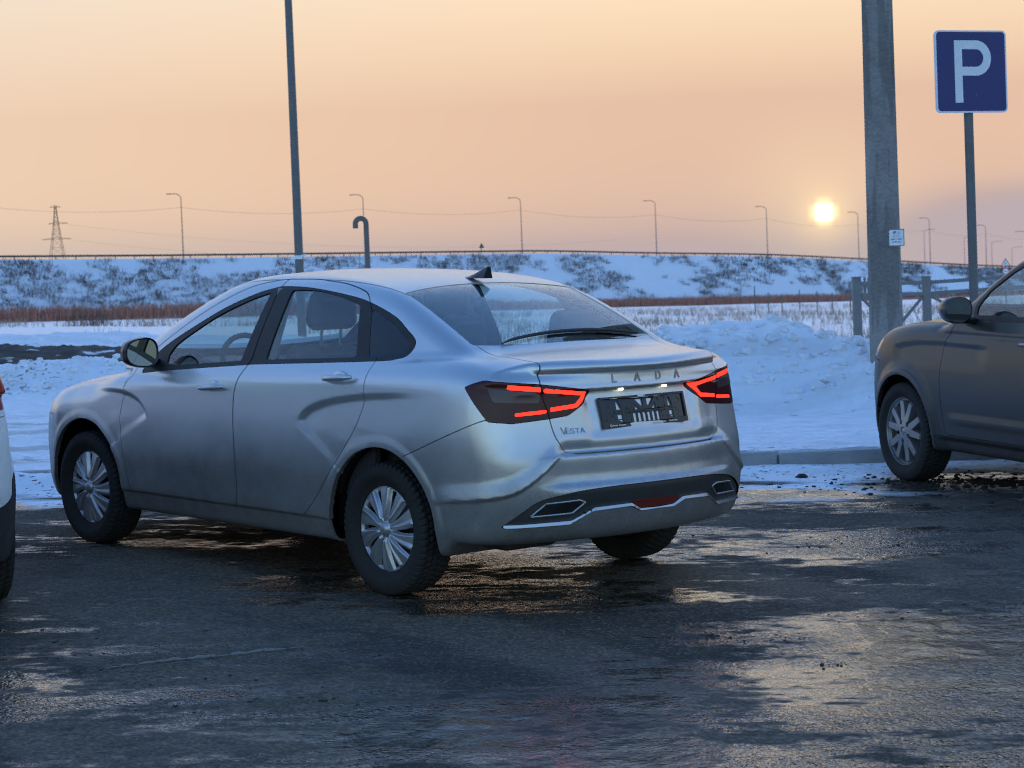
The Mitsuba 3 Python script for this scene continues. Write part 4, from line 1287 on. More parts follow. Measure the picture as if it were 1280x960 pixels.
def lot_col(p, n, uv):
    g = noise(p.x * 92, p.y * 92, 0.0)
    g2 = noise(p.x * 190, p.y * 190, 4.0)
    l = fbm(p.x * .9, p.y * 1.6, 2.0, 4)
    sp = smoothstep(.50, .90, g * .55 + g2 * .45)
    v = .006 + .12 * sp * (.25 + .9 * l) + .015 * l
    q1, q2 = p.x * .80 + p.y * .42, p.y * .80 - p.x * .42
    dry = smoothstep(.42, .60, fbm(q1 * 2.1 + 9, q2 * .45, 6.0, 4) * .8 + .2 * fbm(p.x * 9, p.y * 14, 2.0, 3))
    c = mix(mi.Color3f(v * 1.50, v * 1.02, v * .55), mi.Color3f(.17, .125, .080) * (.35 + 1.1 * g), .42 * dry * (1 - .8 * wet(p)))
    c = mix(c, mi.Color3f(.05, .038, .028) * (.6 + .8 * g), .9 * lot_mud(p))
    grain = smoothstep(.10, .36, fbm(p.x * 30, p.y * 30, 0.0, 2))
    return mix(c, mi.Color3f(.80, .82, .86), lot_snow(p) * grain)


def lot_rough(p, n, uv):
    r = .78 - .64 * wet(p) + .14 * (noise(p.x * 60, p.y * 60, 1.0) - .5)
    return dr.clip(r + .5 * lot_snow(p), .11, .9)


def lot_bump(p, n, uv):
    w = wet(p)
    amp = .35 + 1.1 * smoothstep(.35, .65, fbm(p.x * 1.3 + 4, p.y * 2.2, 7.0, 3))
    fine = noise(p.x * 150, p.y * 150, 0.0) * .8 + noise(p.x * 68, p.y * 68, 3.0) * .9
    mid = fbm(p.x * 22, p.y * 22, 8.0, 3) * .8
    return fine * (1 - .55 * w) * amp + mid * amp


scene['wet_asphalt'] = {'type': 'bumpmap', 'scale': .0052, 'nested': {'type': 'twosided', 'b': {'type': 'principled', 'base_color': proc(lot_col), 'roughness': proc(lot_rough), 'specular': .75}}, 'tex': proc(lot_bump, .0018)}


def lot_fn(X, Y):
    drift = np.exp(-((kerb_y(X) - .02 - Y) / .30) ** 2) * (.075 * (1 - sst(-2.2, -.8, X)) + .018) * (1 + nz(X, Y, 2.5, 3, 64))
    return lotz(X, Y) + drift + .010 * nz(X, Y * 1.6, .8, 3, 61) + .007 * np.clip(nz(X, Y * 1.5, 4.5, 3, 62), -.2, .5) + .006 * nz(X, Y, 17, 2, 63)


X, Y = np.meshgrid(np.linspace(-4.8, 4.9, 430), np.linspace(5.2, 15.9, 430), indexing='ij')
m = outward(grid_mesh(np.stack([X, Y, lot_fn(X, Y)], -1)))
ring = []
for (x0, x1, y0, y1) in ((-40, -4.8, -25, 16), (4.9, 40, -25, 16), (-4.8, 4.9, -25, 5.2)):
    xs, ys = np.linspace(x0, x1, 60), np.linspace(y0, y1, 60)
    A, B = np.meshgrid(xs, ys, indexing='ij')
    E = np.minimum(np.minimum(A - x0, x1 - A), np.minimum(B - y0, y1 - B))
    ring.append(outward(grid_mesh(np.stack([A, B, lotz(A, B) - .002], -1))))
one('asphalt_lot', join(m, *ring), 'wet_asphalt', 'dark wet parking lot asphalt with icy and muddy patches', kind='structure')

# ---- kerb stones
def stone_col(base, var):
    def f(p, n, uv):
        g = fbm(p.x * 7, p.y * 7, p.z * 9, 4); h = noise(p.x * 90, p.y * 90, p.z * 90)
        return mi.Color3f(*base) * (1 - var + 2 * var * (g * .7 + h * .3))
    return f


mat('kerb_concrete', {'type': 'principled', 'base_color': proc(stone_col((.36, .35, .34), .35)), 'roughness': .85, 'specular': .3})
kb = thing('concrete_kerb', 'low grey concrete kerb between the parking lot and the snow', 'kerb')
labels[kb]['kind'] = 'structure'
for i in range(-9, 10):
    xc = i * 1.0 + .35
    ang = math.degrees(math.atan(.0916))
    g = np.random.default_rng(100 + i)
    b = box(0, 0, 0, .992, .15, .30, .014)
    b.apply_transform(rot([0, 0, 1], ang + g.uniform(-.25, .25)))
    b.apply_translation([xc, kerb_y(xc) + .075, lotz(xc, kerb_y(xc)) - .045 + g.uniform(-.006, .006)])
    part(kb, 'kerb_stone', b, 'kerb_concrete', smooth=20)

# ---- clods of mud and ice
def clods(spots, seed, r0, r1, flat=.55):
    g = np.random.default_rng(seed); ms = []
    base = trimesh.creation.icosphere(1, 1.0)
    for x, y, z in spots:
        r = g.uniform(r0, r1) * g.uniform(.6, 1.2); v = base.vertices * (1 + g.uniform(-.28, .28, (len(base.vertices), 1)))
        b = trimesh.Trimesh(v * [r * g.uniform(.8, 1.6), r, r * flat], base.faces, process=False)
        b.apply_transform(rot([0, 0, 1], g.uniform(0, 360))); b.apply_translation([x, y, z + r * flat * .3]); ms.append(b)
    return cat(*ms)


mat('mud_clod', {'type': 'principled', 'base_color': rgb(.032, .025, .019), 'roughness': .8})
g = np.random.default_rng(5)
sp = []
for _ in range(520):
    a, r = g.uniform(0, 6.3), abs(g.normal(0, .45))
    x, y = 3.05 + r * math.cos(a) * 1.5, 14.25 + r * math.sin(a) * .9
    if y < kerb_y(x) - .1: sp.append((x, y, lotz(x, y)))
one('mud_clods', clods(sp, 6, .005, .017), 'mud_clod', 'dark crumbs of mud scattered round the front wheel of the dark car', kind='stuff')
sp = []
for cx, cy, n, s in ((1.05, 8.9, 26, .10), (.78, 8.98, 14, .08), (1.19, 8.32, 10, .05), (-1.75, 9.1, 24, .30), (-1.3, 7.7, 16, .22), (1.6, 11.6, 20, .35), (.75, 11.9, 18, .25), (2.1, 14.6, 14, .3), (-1.6, 8.3, 18, .35), (-.75, 7.9, 14, .12), (1.9, 9.6, 16, .3)):
    for _ in range(n):
        x, y = cx + g.normal(0, s), cy + g.normal(0, s * .7)
        sp.append((x, y, lotz(x, y)))
one('slush_crumbs', clods(sp, 8, .0025, .009, .5), 'mud_clod', 'dark frozen crumbs lying loose on the asphalt', kind='stuff')
b = clods([(1.93, 14.72, lotz(1.93, 14.72))], 3, .05, .06); one('dirt_lump', b, 'mud_clod', 'single dark lump of frozen dirt on the thin snow below the kerb', 'dirt lump')
b = clods([(-3.0, 14.78, lotz(-3.0, 14.78))], 4, .05, .055, .9); one('dirt_lump', b, 'mud_clod', 'dark lump lying against the kerb left of the silver car', 'dirt lump')
# thin ridge of ice left along a parking bay line
pts = np.array([[-1.62, 8.53], [-1.4, 8.66], [-1.2, 8.74], [-1.0, 8.845], [-.88, 8.90]])
mat('dirty_ice', {'type': 'principled', 'base_color': rgb(.16, .155, .15), 'roughness': .4})
cl_ = curve(pts, 14); g = np.random.default_rng(2)
rw_ = np.interp(np.linspace(0, 1, len(cl_)), [0, .2, .7, 1], [.002, .006, .007, .001]) * g.uniform(.15, 1.7, len(cl_))
rd = tube(np.column_stack([cl_ + g.normal(0, .006, cl_.shape), lotz(*cl_.T) + .004]), rw_, 7)
one('ice_ridge', rd, 'dirty_ice', 'thin pale ridge of ice on the asphalt in front of the silver car', 'ice', smooth=False)

g = np.random.default_rng(17); sp = []
for _ in range(520):
    x = g.uniform(.9, 4.4) if g.uniform() < .6 else g.uniform(-5.6, -2.2)
    y = g.normal(19.6, .55) if x > 0 else g.normal(22.6, .45)
    sp.append((x, y, float(snow_z(np.array([x]), np.array([y]))[0])))
one('snow_crumbs', clods(sp, 18, .012, .055, .75), 'snow', 'lumps of hard snow lying on the ploughed heaps', kind='stuff')

# ---- heap of dark soil between the snow ridges
Xs, Ys = np.meshgrid(np.linspace(-16, -1.5, 420), np.linspace(26.3, 32, 90), indexing='ij')
h = np.exp(-((Ys - 29.0 - .8 * nz(Xs, Xs * 0, .3, 2, 71)) / 1.5) ** 2) * (.16 + .05 * nz(Xs, Ys, .8, 3, 72)) * (1 - sst(-3.2, -2.0, Xs)) + .05 * nz(Xs, Ys, 2.8, 4, 73) + .07 * nz(Xs, Ys, 7, 2, 74) - .115
m = outward(grid_mesh(np.stack([Xs, Ys, snow_z(Xs, Ys) + .06 + h], -1)))
mat('soil', {'type': 'principled', 'base_color': proc(lambda p, n, uv: rgbmix((.028, .021, .016), (.12, .10, .085), fbm(p.x * 4, p.y * 4, p.z * 4, 4)) + mi.Color3f(.5, .52, .56) * smoothstep(.66, .72, fbm(p.x * 2.0, p.y * 2.0, p.z * 6, 4))), 'roughness': .95})
one('soil_heap', m, 'soil', 'long dark heap of frozen soil between two snow ridges', kind='structure')

# ---- the road embankment
EO, ED = np.array([-57.0, 381.0]), np.array([.6905, .7233]); ED = ED / np.linalg.norm(ED)
EN = np.array([ED[1], -ED[0]])                        # towards the camera
crest = spl([-400, -60, 0, 41, 89, 127, 168, 202, 267, 340, 520], [11.8, 11.35, 11.0, 10.9, 10.8, 10.0, 9.2, 7.9, 5.1, 3.2, 1.5])
ts = np.linspace(-260, 420, 900)
ss = np.r_[np.linspace(19, 0, 40), -.4, -13, -14, -32]
TT, SS = np.meshgrid(ts, ss, indexing='ij')
PX, PY = EO[0] + ED[0] * TT + EN[0] * SS, EO[1] + ED[1] * TT + EN[1] * SS
cz = crest(TT)
fz = field_z(PX, PY) - .4
frac = np.clip(SS / 17.0, 0, 1)
Z = np.where(SS > 0, cz + (fz - cz) * frac + .9 * nz(PX, PY, .13, 4, 81) * np.sin(np.pi * frac), np.where(SS > -13.5, cz, fz - .3))
one('road_embankment', outward(grid_mesh(np.stack([PX, PY, Z], -1))), 'snow', 'long snow covered road embankment across the background', kind='structure')


def on_bank(t, s):
    x, y = EO[0] + ED[0] * t + EN[0] * s, EO[1] + ED[1] * t + EN[1] * s
    f = np.clip(s / 17.0, 0, 1); c = crest(t)
    return np.stack([x, y, c + (field_z(x, y) - .4 - c) * f + .9 * nz(x, y, .13, 4, 81) * np.sin(np.pi * f)], -1)


def blades(P, n, h, w, spread, lean, seed):
    """Thin upright blades (two triangles each) in tufts at the points P; n blades each."""
    g = np.random.default_rng(seed)
    C = np.repeat(P, n, 0); k = len(C)
    hh = np.repeat(np.broadcast_to(h, (len(P),)), n) * g.uniform(.45, 1.15, k)
    sp_ = np.repeat(np.broadcast_to(spread, (len(P),)), n)
    base = C + np.c_[g.normal(0, 1, k) * sp_, g.normal(0, 1, k) * sp_, np.zeros(k)]
    a = g.uniform(0, np.pi, k); wv = np.c_[np.cos(a), np.sin(a) * .4, np.zeros(k)] * (np.repeat(np.broadcast_to(w, (len(P),)), n) / 2)[:, None]
    tip = base + np.c_[g.normal(0, lean, k) * hh, g.normal(0, lean, k) * hh, hh]
    midp = base * .45 + tip * .55 + np.c_[g.normal(0, .05, k), g.normal(0, .05, k), np.zeros(k)] * hh[:, None]
    V = np.stack([base - wv, base + wv, midp + wv * .7, midp - wv * .7, tip], 1).reshape(-1, 3)
    i = np.arange(k)[:, None] * 5
    F = np.vstack([i + [0, 1, 2], i + [0, 2, 3], i + [3, 2, 4]])
    return trimesh.Trimesh(V, F, process=False)


mat('dry_scrub', {'type': 'diffuse', 'reflectance': proc(lambda p, n, uv: rgbmix((.10, .065, .050), (.20, .15, .12), noise(p.x * .7, p.y * .7, p.z * 2)))})
mat('dry_reed', {'type': 'diffuse', 'reflectance': proc(lambda p, n, uv: rgbmix((.46, .185, .125), (.54, .27, .20), noise(p.x * .4, p.y * .4, p.z * 3)))})
mat('dry_grass_stalk', {'type': 'diffuse', 'reflectance': rgb(.40, .28, .21)})
g = np.random.default_rng(21)
n = 17000
t, s = g.uniform(-200, 400, n), g.uniform(.6, 16.5, n)
dens = .55 * meshkit.fbm(np.stack([t * .06, s * .12, t * 0], -1), 3, 91) + .45 * meshkit.fbm(np.stack([t * .30, s * .40, t * 0], -1), 3, 92) + .10 * np.exp(-((s - 1.8) / 2) ** 2)
keep = dens > .535
P = on_bank(t[keep], s[keep]); q = g.uniform(0, 1, len(P))
one('slope_scrub', blades(P, 10, .45 + 1.0 * q ** 2, .085, .30 + .35 * q, .4, 22), 'dry_scrub', 'bare brown scrub and weeds poking through the snow on the embankment slope', kind='stuff', smooth=False)
t = np.r_[g.uniform(-200, 175, 12500), g.uniform(175, 330, 1500)]; s = g.uniform(18.0, 24.0, len(t))
x, y = EO[0] + ED[0] * t + EN[0] * s, EO[1] + ED[1] * t + EN[1] * s
P = np.stack([x, y, field_z(x, y) - .1], -1)
hr = np.where(t < 60, 2.5, np.where(t < 175, 1.9, 1.0)) * (1 + .25 * nz(t, t * 0, .12, 3, 93))
one('reed_belt', blades(P, 3, hr, .16, .25, .10, 23), 'dry_reed', 'belt of reddish brown dry reeds along the foot of the embankment', kind='stuff', smooth=False)
t = g.uniform(-200, 330, 3200); s = g.uniform(16.2, 18.2, len(t))
one('foot_brush', blades(on_bank(t, s), 8, 1.5 + 1.2 * meshkit.fbm(np.stack([t * .08, s * 0, s * 0], -1), 3, 94), .08, .5, .3, 24), 'dry_scrub', 'grey brown brush behind the reeds at the foot of the embankment', kind='stuff', smooth=False)
# grass in the field
n = 4200
u = g.uniform(-.24, .245, n); Yd = np.exp(g.uniform(np.log(25), np.log(300), n)); x = u * Yd
den = meshkit.fbm(np.stack([x * .12, Yd * .06, x * 0], -1), 3, 95) + .10 * sst(-.05, .12, u)
kp = (den > .53) & ((u > 0.02) | (Yd > 41))
P = np.stack([x, Yd, snow_z(x, Yd)], -1)[kp]
sc = np.clip(Yd[kp] / 60, .5, 2.2)
one('field_grass', blades(P, 7, g.uniform(.18, .5, len(P)) * (.75 + .25 * sc), .008 + .012 * sc, .22 * sc, .22, 25), 'dry_grass_stalk', 'dry grass stalks standing through the snow of the field', kind='stuff', smooth=False)
for (px_, Yd_), lab in (((-.19, 120.0), 'dark dry bush standing alone in the snowy field at the left'), ((.146, 31.5), 'dry brown weed tuft in the snow between gate post and concrete pole')):
    P = np.array([[px_ * Yd_, Yd_, float(snow_z(np.array([px_ * Yd_]), np.array([Yd_]))[0])]])
    kk = Yd_ / 120
    one('dry_bush', blades(P, 90, 1.1 * kk + .12, .05 * kk + .006, .65 * kk + .03, .5, 26), 'dry_scrub', lab, 'bush', smooth=False)
# ---------------------------------------------------------------- road furniture and poles
mat('galvanised', {'type': 'principled', 'base_color': proc(stone_col((.135, .135, .135), .25)), 'metallic': .3, 'roughness': .5})
mat('dark_steel', {'type': 'principled', 'base_color': rgb(.07, .068, .066), 'roughness': .6})
mat('pole_concrete', {'type': 'bumpmap', 'scale': .004, 'nested': {'type': 'twosided', 'b': {'type': 'principled', 'base_color': proc(lambda p, n, uv: mi.Color3f(.275, .25, .235) * (.55 + .5 * fbm(p.x * 6, p.y * 6, p.z * 2.2, 4) + .35 * noise(p.x * 55, p.y * 55, p.z * 55)) * (1 - .25 * smoothstep(.5, .62, fbm(p.x * 16, p.y * 16, p.z * 1.1, 3)))), 'roughness': .9, 'specular': .25}},
                      'tex': proc(lambda p, n, uv: fbm(p.x * 30, p.y * 30, p.z * 30, 3))}, two=False)
mat('sign_blue', {'type': 'principled', 'base_color': rgb(.022, .030, .150), 'roughness': .38})
mat('sign_white', {'type': 'principled', 'base_color': rgb(.78, .79, .82), 'roughness': .4})
mat('print_dark', {'type': 'diffuse', 'reflectance': rgb(.03, .03, .04)})
mat('sign_red', {'type': 'principled', 'base_color': rgb(.40, .03, .03), 'roughness': .4})
mat('wire', {'type': 'diffuse', 'reflectance': rgb(.12, .11, .11)})
mat('rusty_iron', {'type': 'principled', 'base_color': proc(stone_col((.15, .125, .11), .4)), 'roughness': .7})

# guard rail on the crest
t = np.linspace(-200, 400, 300)
P = on_bank(t, t * 0 - .8)
prof = np.array([(0, .42), (.07, .50), (0, .585), (.07, .67), (0, .75)])
G = np.array([[p[0] + EN[0] * a, p[1] + EN[1] * a, p[2] + b] for p in P for a, b in prof]).reshape(len(P), len(prof), 3)
gr = thing('guard_rail', 'dark steel guard rail running along the crest of the embankment', 'guard rail')
part(gr, 'beam', outward(grid_mesh(G)), 'dark_steel')
part(gr, 'post', cat(*[box(*(on_bank(np.array(x), np.array(-.95)) + [0, 0, .36]), .14, .14, .76) for x in np.arange(-196, 300, 4.0)]), 'dark_steel', kind='stuff')

# street lamps
def lamp(base, h, reach, ry, label, group, r=.10, name='street_lamp'):
    k = thing(name, label, 'street lamp', group)
    b = np.asarray(base, float)
    part(k, 'pole', tube([b, b + [0, 0, h * .5], b + [0, 0, h - 1.0]], [r, r * .8, r * .62], 8), 'galvanised', smooth=60)
    d = np.array([math.cos(ry), math.sin(ry), 0])
    tip = b + [0, 0, h]
    cv = curve([b + [0, 0, h - 1.0], b + [0, 0, h - .45] + d * .12, tip + d * reach * .45 - [0, 0, .02], tip + d * reach], 5)
    part(k, 'arm', tube(cv, r * .6, 8), 'galvanised', smooth=60)
    hd = box(0, 0, 0, .75, .26, .14, .05); hd.apply_transform(rot([0, 0, 1], math.degrees(ry))); hd.apply_translation(tip + d * (reach + .25))
    part(k, 'lamp_head', hd, 'dark_steel')
    return k


WEST = math.atan2(EN[1], EN[0]) + math.pi * .5 + math.pi      # arms reach out over the road side seen to the left
along = [3.0, 46.0, 89.25, 131.75, 171.5, 208.0, 239.25, 265.75]
NM = ['first street lamp on the embankment from the left, standing alone right of the pylon', 'second street lamp from the left, its head just above the hooked pipe', 'third street lamp from the left, above the silver car roof aerial', 'fourth street lamp from the left, above the right end of the car roof', 'fifth street lamp from the left, just left of the setting sun', 'sixth street lamp from the left, between sun and concrete pole', 'seventh street lamp, the tall one between concrete pole and sign post', 'eighth street lamp, the tall one just right of the parking sign post']
HT = [11.3, 11.6, 11.45, 12.0, 11.7, 11.95, 12.0, 11.2]
LB = []
for t, nm, ht in zip(along, NM, HT):
    b = on_bank(np.array(float(t)), np.array(-1.6))
    LB.append(b)
    lamp(b - [0, 0, .3], ht + .3, 1.9, math.pi, nm, 'street lamps along the embankment road')
far = [(1154.8, 287, 327, 790, 1, 'shorter lamp just left of the tall one, arm to the right'), (1205, 296, 330, 800, 1, 'lamp hidden close behind the left edge of the parking sign post'),
       (1239.4, 302, 333, 900, 1, 'lamp right of the parking sign post, arm to the right'), (1264.6, 309, 335, 1000, 1, 'far lamp above the small warning sign, arm to the right'), (1283, 289, 337, 680, -1, 'lamp at the right edge of which only the arm shows')]


def world(u, v, Y):
    w = RGT * (u - 640) / FPX + UPV * (480 - v) / FPX + FWD
    return CAM + w * (Y / w[1])


for u, v0, v1, Y, s, nm in far:
    top, bot = world(u, v0, Y), world(u, v1, Y)
    b = np.array([top[0], top[1], bot[2] - 6])
    lamp(b, top[2] - b[2], 13.0 * Y / 2750 * .9, 0 if s > 0 else math.pi, nm, 'street lamps of the far interchange', r=.11)
pts = [on_bank(np.array(-40.0), np.array(-1.6))] + LB + [on_bank(np.array(300.0), np.array(-1.6))]
for i in range(len(pts) - 1):
    a, b = pts[i] + [0, 0, 8.9], pts[i + 1] + [0, 0, 8.9]
    q = np.linspace(0, 1, 13)[:, None]
    w = a * (1 - q) + b * q; w[:, 2] -= 1.0 * (4 * q[:, 0] * (1 - q[:, 0]))
    lab = ['span of thin wire from the left edge of the picture to the first lamp', 'span of thin wire from the first lamp past the tall mast to the second lamp', 'span of thin wire between the second and the third lamp', 'span of thin wire between the third and the fourth lamp', 'span of thin wire between the fourth and the fifth lamp', 'span of thin wire just under the setting sun, fifth lamp to sixth', 'span of thin wire running behind the concrete pole', 'span of thin wire running behind the parking sign post', 'last span of thin wire, at the right edge of the picture'][i]
    one('overhead_wire', tube(w, .017, 5, False), 'wire', lab, 'wire', 'wires between the embankment lamps')

# lattice pylon
def bars(segs, r):
    return cat(*[tube([a, b], r, 4) for a, b in segs])


pb = world(72, 323, 1270.0); pk = thing('power_pylon', 'steel lattice power pylon on the horizon at the far left', 'pylon')
z0, H = pb[2] - 8, 38.0
def leg(f, i):
    w = 5.2 * (1 - f) ** 1.25 + .55
    sx, sy = [(-1, -1), (1, -1), (1, 1), (-1, 1)][i]
    return np.array([pb[0] + sx * w * .9, pb[1] + sy * w * .9, z0 + H * f])
lv = np.r_[np.linspace(0, .5, 5), np.linspace(.58, 1, 7)]
for i in range(4): part(pk, 'leg', tube([leg(f, i) for f in lv], .11, 4), 'dark_steel')
sg_ = []
for a, b in zip(lv[:-1], lv[1:]):
    for i in range(4):
        j = (i + 1) % 4
        sg_ += [(leg(a, i), leg(b, j)), (leg(a, j), leg(b, i)), (leg(b, i), leg(b, j))]
part(pk, 'bracing', bars(sg_, .045), 'dark_steel')
for f, l0, l1 in ((.50, -8.6, 8.6), (.735, -4.5, 7.2), (.985, -3.2, 3.2)):
    z = z0 + H * f; c = np.array([pb[0], pb[1], z])
    part(pk, 'cross_arm', bars([(c + [l0, 0, 0], c + [0, 0, 1.1]), (c + [0, 0, 1.1], c + [l1, 0, 0]), (c + [l0, 0, 0], c + [l1, 0, 0])], .10), 'dark_steel')
for (f, l) in ((.50, 8.4), (.735, 7.0)):
    a = np.array([pb[0] + l, pb[1], z0 + H * f - .8]); b = a + [330, 260, -14]
    q = np.linspace(0, 1, 15)[:, None]; w = a * (1 - q) + b * q; w[:, 2] -= 9 * 4 * q[:, 0] * (1 - q[:, 0])
    one('power_line', tube(w, .03, 4, False), 'wire', 'faint power line running right from the %s arm of the lattice pylon' % ('lower' if f == .5 else 'middle'), 'wire', 'power lines of the pylon')

# small warning sign seen from behind on the road, and the two plates at the right
def plate_sign(name, label, u, v0, v1, Y, kinds):
    k = thing(name, label, 'traffic sign')
    top = world(u, v0, Y); bot = world(u, v1, Y)
    part(k, 'post', tube([[bot[0], bot[1] + .05, bot[2] - 3], [bot[0], bot[1] + .05, top[2]]], .04 if Y < 300 else .06, 8), 'dark_steel')
    for nm, du, dv, sz, kind in kinds:
        c = world(u + du, v0 + dv, Y)
        n_ = 3 if kind == 'tri' else 28
        a = np.pi / 2 + np.arange(n_) * 2 * np.pi / n_
        ring = sz * np.column_stack([np.cos(a), np.sin(a)])
        for col, sc, dep in (('sign_red', 1.0, .02), ('sign_white', .74, .03)) if Y < 300 else (('dark_steel', 1.0, .03),):
            e = extrude(np.array(sg.Polygon(ring * sc).buffer(.02 * sz).exterior.coords)[:-1], dep); e.apply_transform(rot([1, 0, 0], 90)); e.apply_translation(c + [0, -.0, 0])
            part(k, 'plate' if sc == 1 else 'plate_face', e, col, smooth=20)
        if Y < 300:
            e = box(c[0], c[1] - .035, c[2] - sz * .08, sz * .10, .01, sz * .62) if kind == 'tri' else box(c[0], c[1] - .035, c[2], sz * .75, .01, sz * .22)
            part(k, 'symbol', e, 'print_dark')


plate_sign('road_sign', 'small triangular road sign on the embankment crest above the car roof', 602, 304, 322, 440, [('t', 0, 4.0, .62, 'tri')])
plate_sign('warning_sign', 'triangular warning sign over a round sign, beyond the dark car windscreen', 1257, 326, 350, 200, [('t', 0, 3.5, .50, 'tri'), ('r', 0, 13, .33, 'round')])

# hooked vent pipe
q = world(459, 335, 70.0); zt = world(456, 274, 70.0)[2]; r = .085
a = np.linspace(0, np.pi * 1.02, 12)
arc = [[q[0] + .02 - .17 + .17 * math.cos(t), q[1], zt - .17 + .17 * math.sin(t) + .03] for t in a]
one('vent_pipe', tube([[q[0] + .02, q[1], q[2] - 2.2], [q[0] + .02, q[1], zt - .3]] + arc + [[q[0] + .02 - .34, q[1], zt - .28]], r, 14), 'rusty_iron', 'upright steel vent pipe bent over like a walking stick behind the car roof', 'pipe', smooth=60)

# tall steel mast behind the car
q = world(374.5, 338, 44.0)
k = thing('lamp_mast', 'tall slim galvanised lighting mast rising behind the rear door of the silver car', 'mast')
part(k, 'pole', tube([[q[0], q[1], q[2] - 2.0], [q[0], q[1], q[2] + 2.5], [q[0] - .0, q[1], q[2] + 9.5]], [.090, .082, .062], 14), 'galvanised', smooth=60)
z = world(374, 321, 44.0)[2]
bd = tube([[q[0] + .12 * math.cos(t), q[1] + .12 * math.sin(t), z + .035 * math.cos(t)] for t in np.linspace(0, 2 * np.pi, 22)], .018, 6, False)
part(k, 'strap', bd, 'sign_white', smooth=60)
tag_ = box(q[0] - .005, q[1] - .115, z - .01, .17, .008, .075, .003); part(k, 'number_tag', tag_, 'sign_white')

# concrete power pole with its plate
bt, tp = np.array([3.300, 19.2, .2]), np.array([3.325, 19.2, 9.0])
def sect(c, w, d, ch, yaw):
    p = np.array([(-w + ch, -d), (w - ch, -d), (w, -d + ch), (w * .92, d), (-w * .92, d), (-w, -d + ch)])
    c_, s_ = math.cos(yaw), math.sin(yaw)
    return np.column_stack([c[0] + p[:, 0] * c_ - p[:, 1] * s_, c[1] + p[:, 0] * s_ + p[:, 1] * c_, p[:, 0] * 0 + c[2]])
rings = []
for f in np.linspace(0, 1, 24):
    rings.append(sect(bt * (1 - f) + tp * f, .150 - .040 * f, .125 - .03 * f, .03, -.22))
V = np.vstack(rings); F = []
for i in range(23):
    for j in range(6):
        a, b = i * 6 + j, i * 6 + (j + 1) % 6
        F += [[a, b, b + 6], [a, b + 6, a + 6]]
F += [[23 * 6, 23 * 6 + j, 23 * 6 + j + 1] for j in range(1, 5)]
k = thing('concrete_pole', 'thick tapered grey concrete power pole standing in the snow by the dark car', 'pole')
part(k, 'shaft', trimesh.Trimesh(V, np.array(F), process=False), 'pole_concrete', smooth=20)
c = world(1120.5, 297, 18.98); pl = thing('pole_plate', 'small white plate with dark lettering fixed to the concrete pole', 'plate')
M = np.eye(4); M[:3, :3] = rot([0, 0, 1], -9)[:3, :3] @ np.array([[1, 0, 0], [0, 0, -1], [0, 1, 0]]); M[:3, 3] = c
def flat(m, dz=0.0):
    m = m.copy(); m.apply_translation([0, 0, dz]); m.apply_transform(M); return m
part(pl, 'board', flat(extrude(sg.box(-.064, -.070, .064, .070).buffer(.003), .006)), 'sign_white', smooth=20)
fr = sg.box(-.066, -.072, .066, .072).difference(sg.box(-.061, -.067, .061, .067)); part(pl, 'border', flat(extrude(fr, .008)), 'print_dark', smooth=20)
tx = [meshkit.text_mesh('№ 1', .022, .0015, True)]
tx[0].apply_translation([-tx[0].bounds[:, 0].mean(), .032, 0])
def words(y, ws, h):
    tot = sum(ws) + .006 * (len(ws) - 1); x = -tot / 2; out = []
    for w in ws:
        n_ = max(2, int(w / .0075)); st = w / n_
        for j in range(n_): out.append(box(x + st * (j + .5), y, .0007, st * .72, h, .0014))
        x += w + .006
    return out
tx += words(.013, [.022, .030], .006) + words(-.013, [.036, .006, .040], .011) + words(-.038, [.044, .030], .009)
part(pl, 'lettering', flat(cat(*tx), .0065), 'print_dark', smooth=False)

# parking sign
c = world(1213.3, 89.6, 18.9)
k = thing('parking_sign', 'square blue parking sign with a white P on a grey steel post', 'traffic sign')
yaw = 20
M = np.eye(4); M[:3, :3] = rot([0, 0, 1], yaw)[:3, :3] @ np.array([[1, 0, 0], [0, 0, -1], [0, 1, 0]]); M[:3, 3] = c
sq = sg.box(-.35, -.35, .35, .35).buffer(-.045).buffer(.045)
part(k, 'panel', flat(extrude(sq.buffer(-.008), .012)), 'sign_blue', smooth=20)
part(k, 'border', flat(extrude(sq.difference(sq.buffer(-.013)), .024), -.010), 'sign_white', smooth=20)
bowl = sg.Point(.045, .115).buffer(.150, 24)
outer = sg.box(-.165, -.035, .045, .265).union(bowl).union(sg.box(-.165, -.265, -.090, .265))
inner = sg.box(-.090, .040, .045, .190).union(sg.Point(.045, .115).buffer(.075, 24)).difference(sg.box(-.3, -.3, -.090, .3))
part(k, 'letter', flat(extrude(outer.difference(inner).difference(sg.box(-.090, -.3, .3, -.035)), .004), .0125), 'sign_white', smooth=20)
nb = -M[:3, 2]; pc = c + nb * .055
bz = lotz(pc[0], pc[1]) - .1
part(k, 'post', tube([[pc[0], pc[1], bz], [pc[0], pc[1], c[2] + .25]], .040, 16), 'galvanised', smooth=60)
for dz in (-.2, .2): part(k, 'clamp', box(pc[0] - nb[0] * .02, pc[1] - nb[1] * .02, c[2] + dz, .12, .06, .03), 'galvanised')

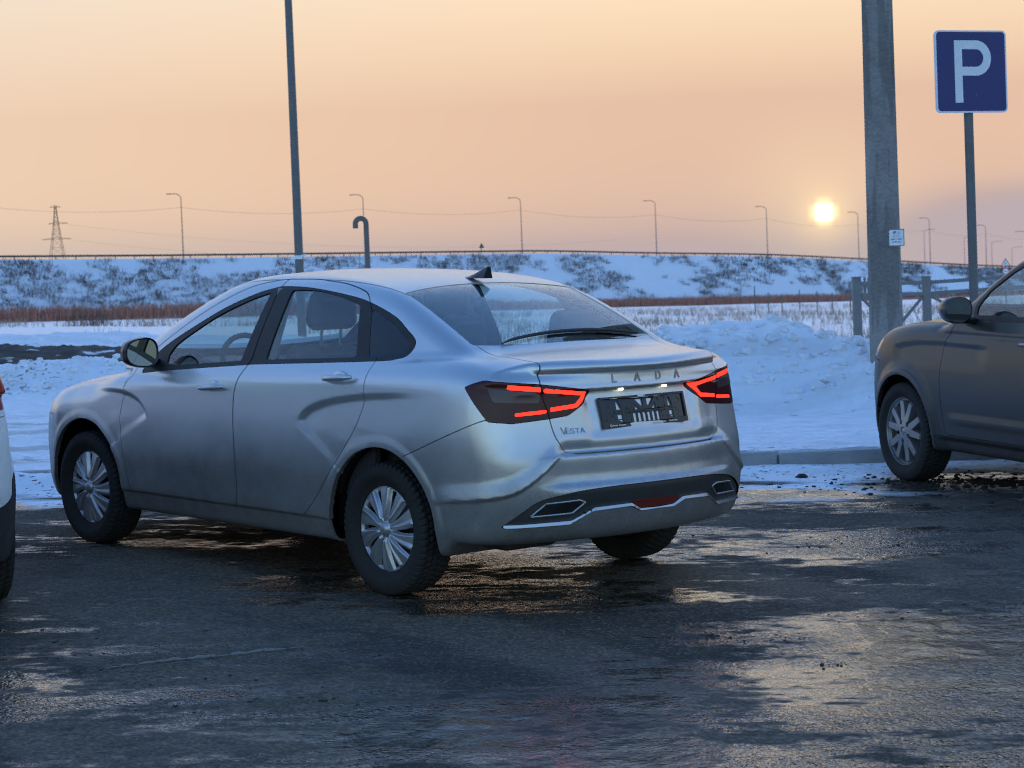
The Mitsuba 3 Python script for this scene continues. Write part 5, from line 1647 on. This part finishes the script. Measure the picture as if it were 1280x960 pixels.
# steel gate with posts
k = thing('field_gate', 'weathered grey metal gate with braced posts at the edge of the field', 'gate')
A0, B0 = np.array([5.56, 35.0]), np.array([6.86, 36.0]); d = (B0 - A0) / np.linalg.norm(B0 - A0)
dx = np.array([1.0, .25]) / np.linalg.norm([1, .25])
mat('gate_steel', {'type': 'principled', 'base_color': proc(stone_col((.17, .165, .16), .3)), 'roughness': .65})
gz = lambda p: float(snow_z(np.array([p[0]]), np.array([p[1]]))[0])
for (p, zt) in ((A0, 1.80), (B0, 1.77)):
    part(k, 'post', cat(box(p[0], p[1], (zt + gz(p) - .3) / 2, .13, .13, zt - gz(p) + .3, .008), box(p[0], p[1], zt + .008, .15, .15, .016)), 'gate_steel')
def rail(p, q, z0_, z1_, r_=.03):
    a, b = np.array([p[0], p[1], z0_]), np.array([q[0], q[1], z1_]); L = np.linalg.norm(b - a)
    m_ = box(0, 0, 0, L, r_ * 1.6, r_ * 2, .004); x = (b - a) / L; y = np.cross([0, 0, 1], x); y /= np.linalg.norm(y); R = np.eye(4); R[:3, :3] = np.column_stack([x, y, np.cross(x, y)]); R[:3, 3] = (a + b) / 2; m_.apply_transform(R); return m_
C0 = B0 + np.array([1.75, .55])
for z in (1.70, 1.52):
    part(k, 'rail', rail(A0 - [-.07, -.04], B0, z, z - .02), 'gate_steel'); part(k, 'rail', rail(B0, C0, z - .02, z + .03), 'gate_steel')
part(k, 'brace', rail(A0 + [.07, .02], A0 + [.62, .42], 1.50, .92, .022), 'gate_steel')
part(k, 'brace', rail(B0 - [.06, .02], B0 - [.62, .43], 1.46, .92, .022), 'gate_steel')
part(k, 'brace', rail(B0 + [.07, .02], B0 + [.60, .2], 1.46, 1.17, .022), 'gate_steel')
part(k, 'hinge_frame', cat(rail(A0 + [.15, .1], A0 + [.15, .101], 1.52, 1.80, .02), rail(A0 + [.22, .16], A0 + [.22, .161], 1.42, 1.80, .02)), 'gate_steel')

# old fence posts in the field
for i, (u, v0, v1, Y) in enumerate(((943, 358, 382, 150), (960, 366, 381, 150), (977, 368, 388, 150), (999, 362, 385, 160), (1021, 364, 383, 150), (1040, 366, 384, 160), (1062, 352, 384, 140))):
    a, b = world(u, v0, Y), world(u, v1, Y)
    one('fence_post', tube([[a[0], a[1], b[2] - .8], a], .045, 6), 'rusty_iron', ['first thin fence post from the left in the field', 'second thin fence post from the left in the field', 'third thin fence post from the left in the field', 'fourth thin fence post from the left, middle one of the seven', 'fifth thin fence post from the left in the field', 'sixth thin fence post, last but one before the gate post', 'seventh and tallest thin fence post, just left of the gate post'][i], 'fence post', 'fence posts in the field')
SEDAN = build_vesta(); vesta_details(SEDAN); build_crossovers()
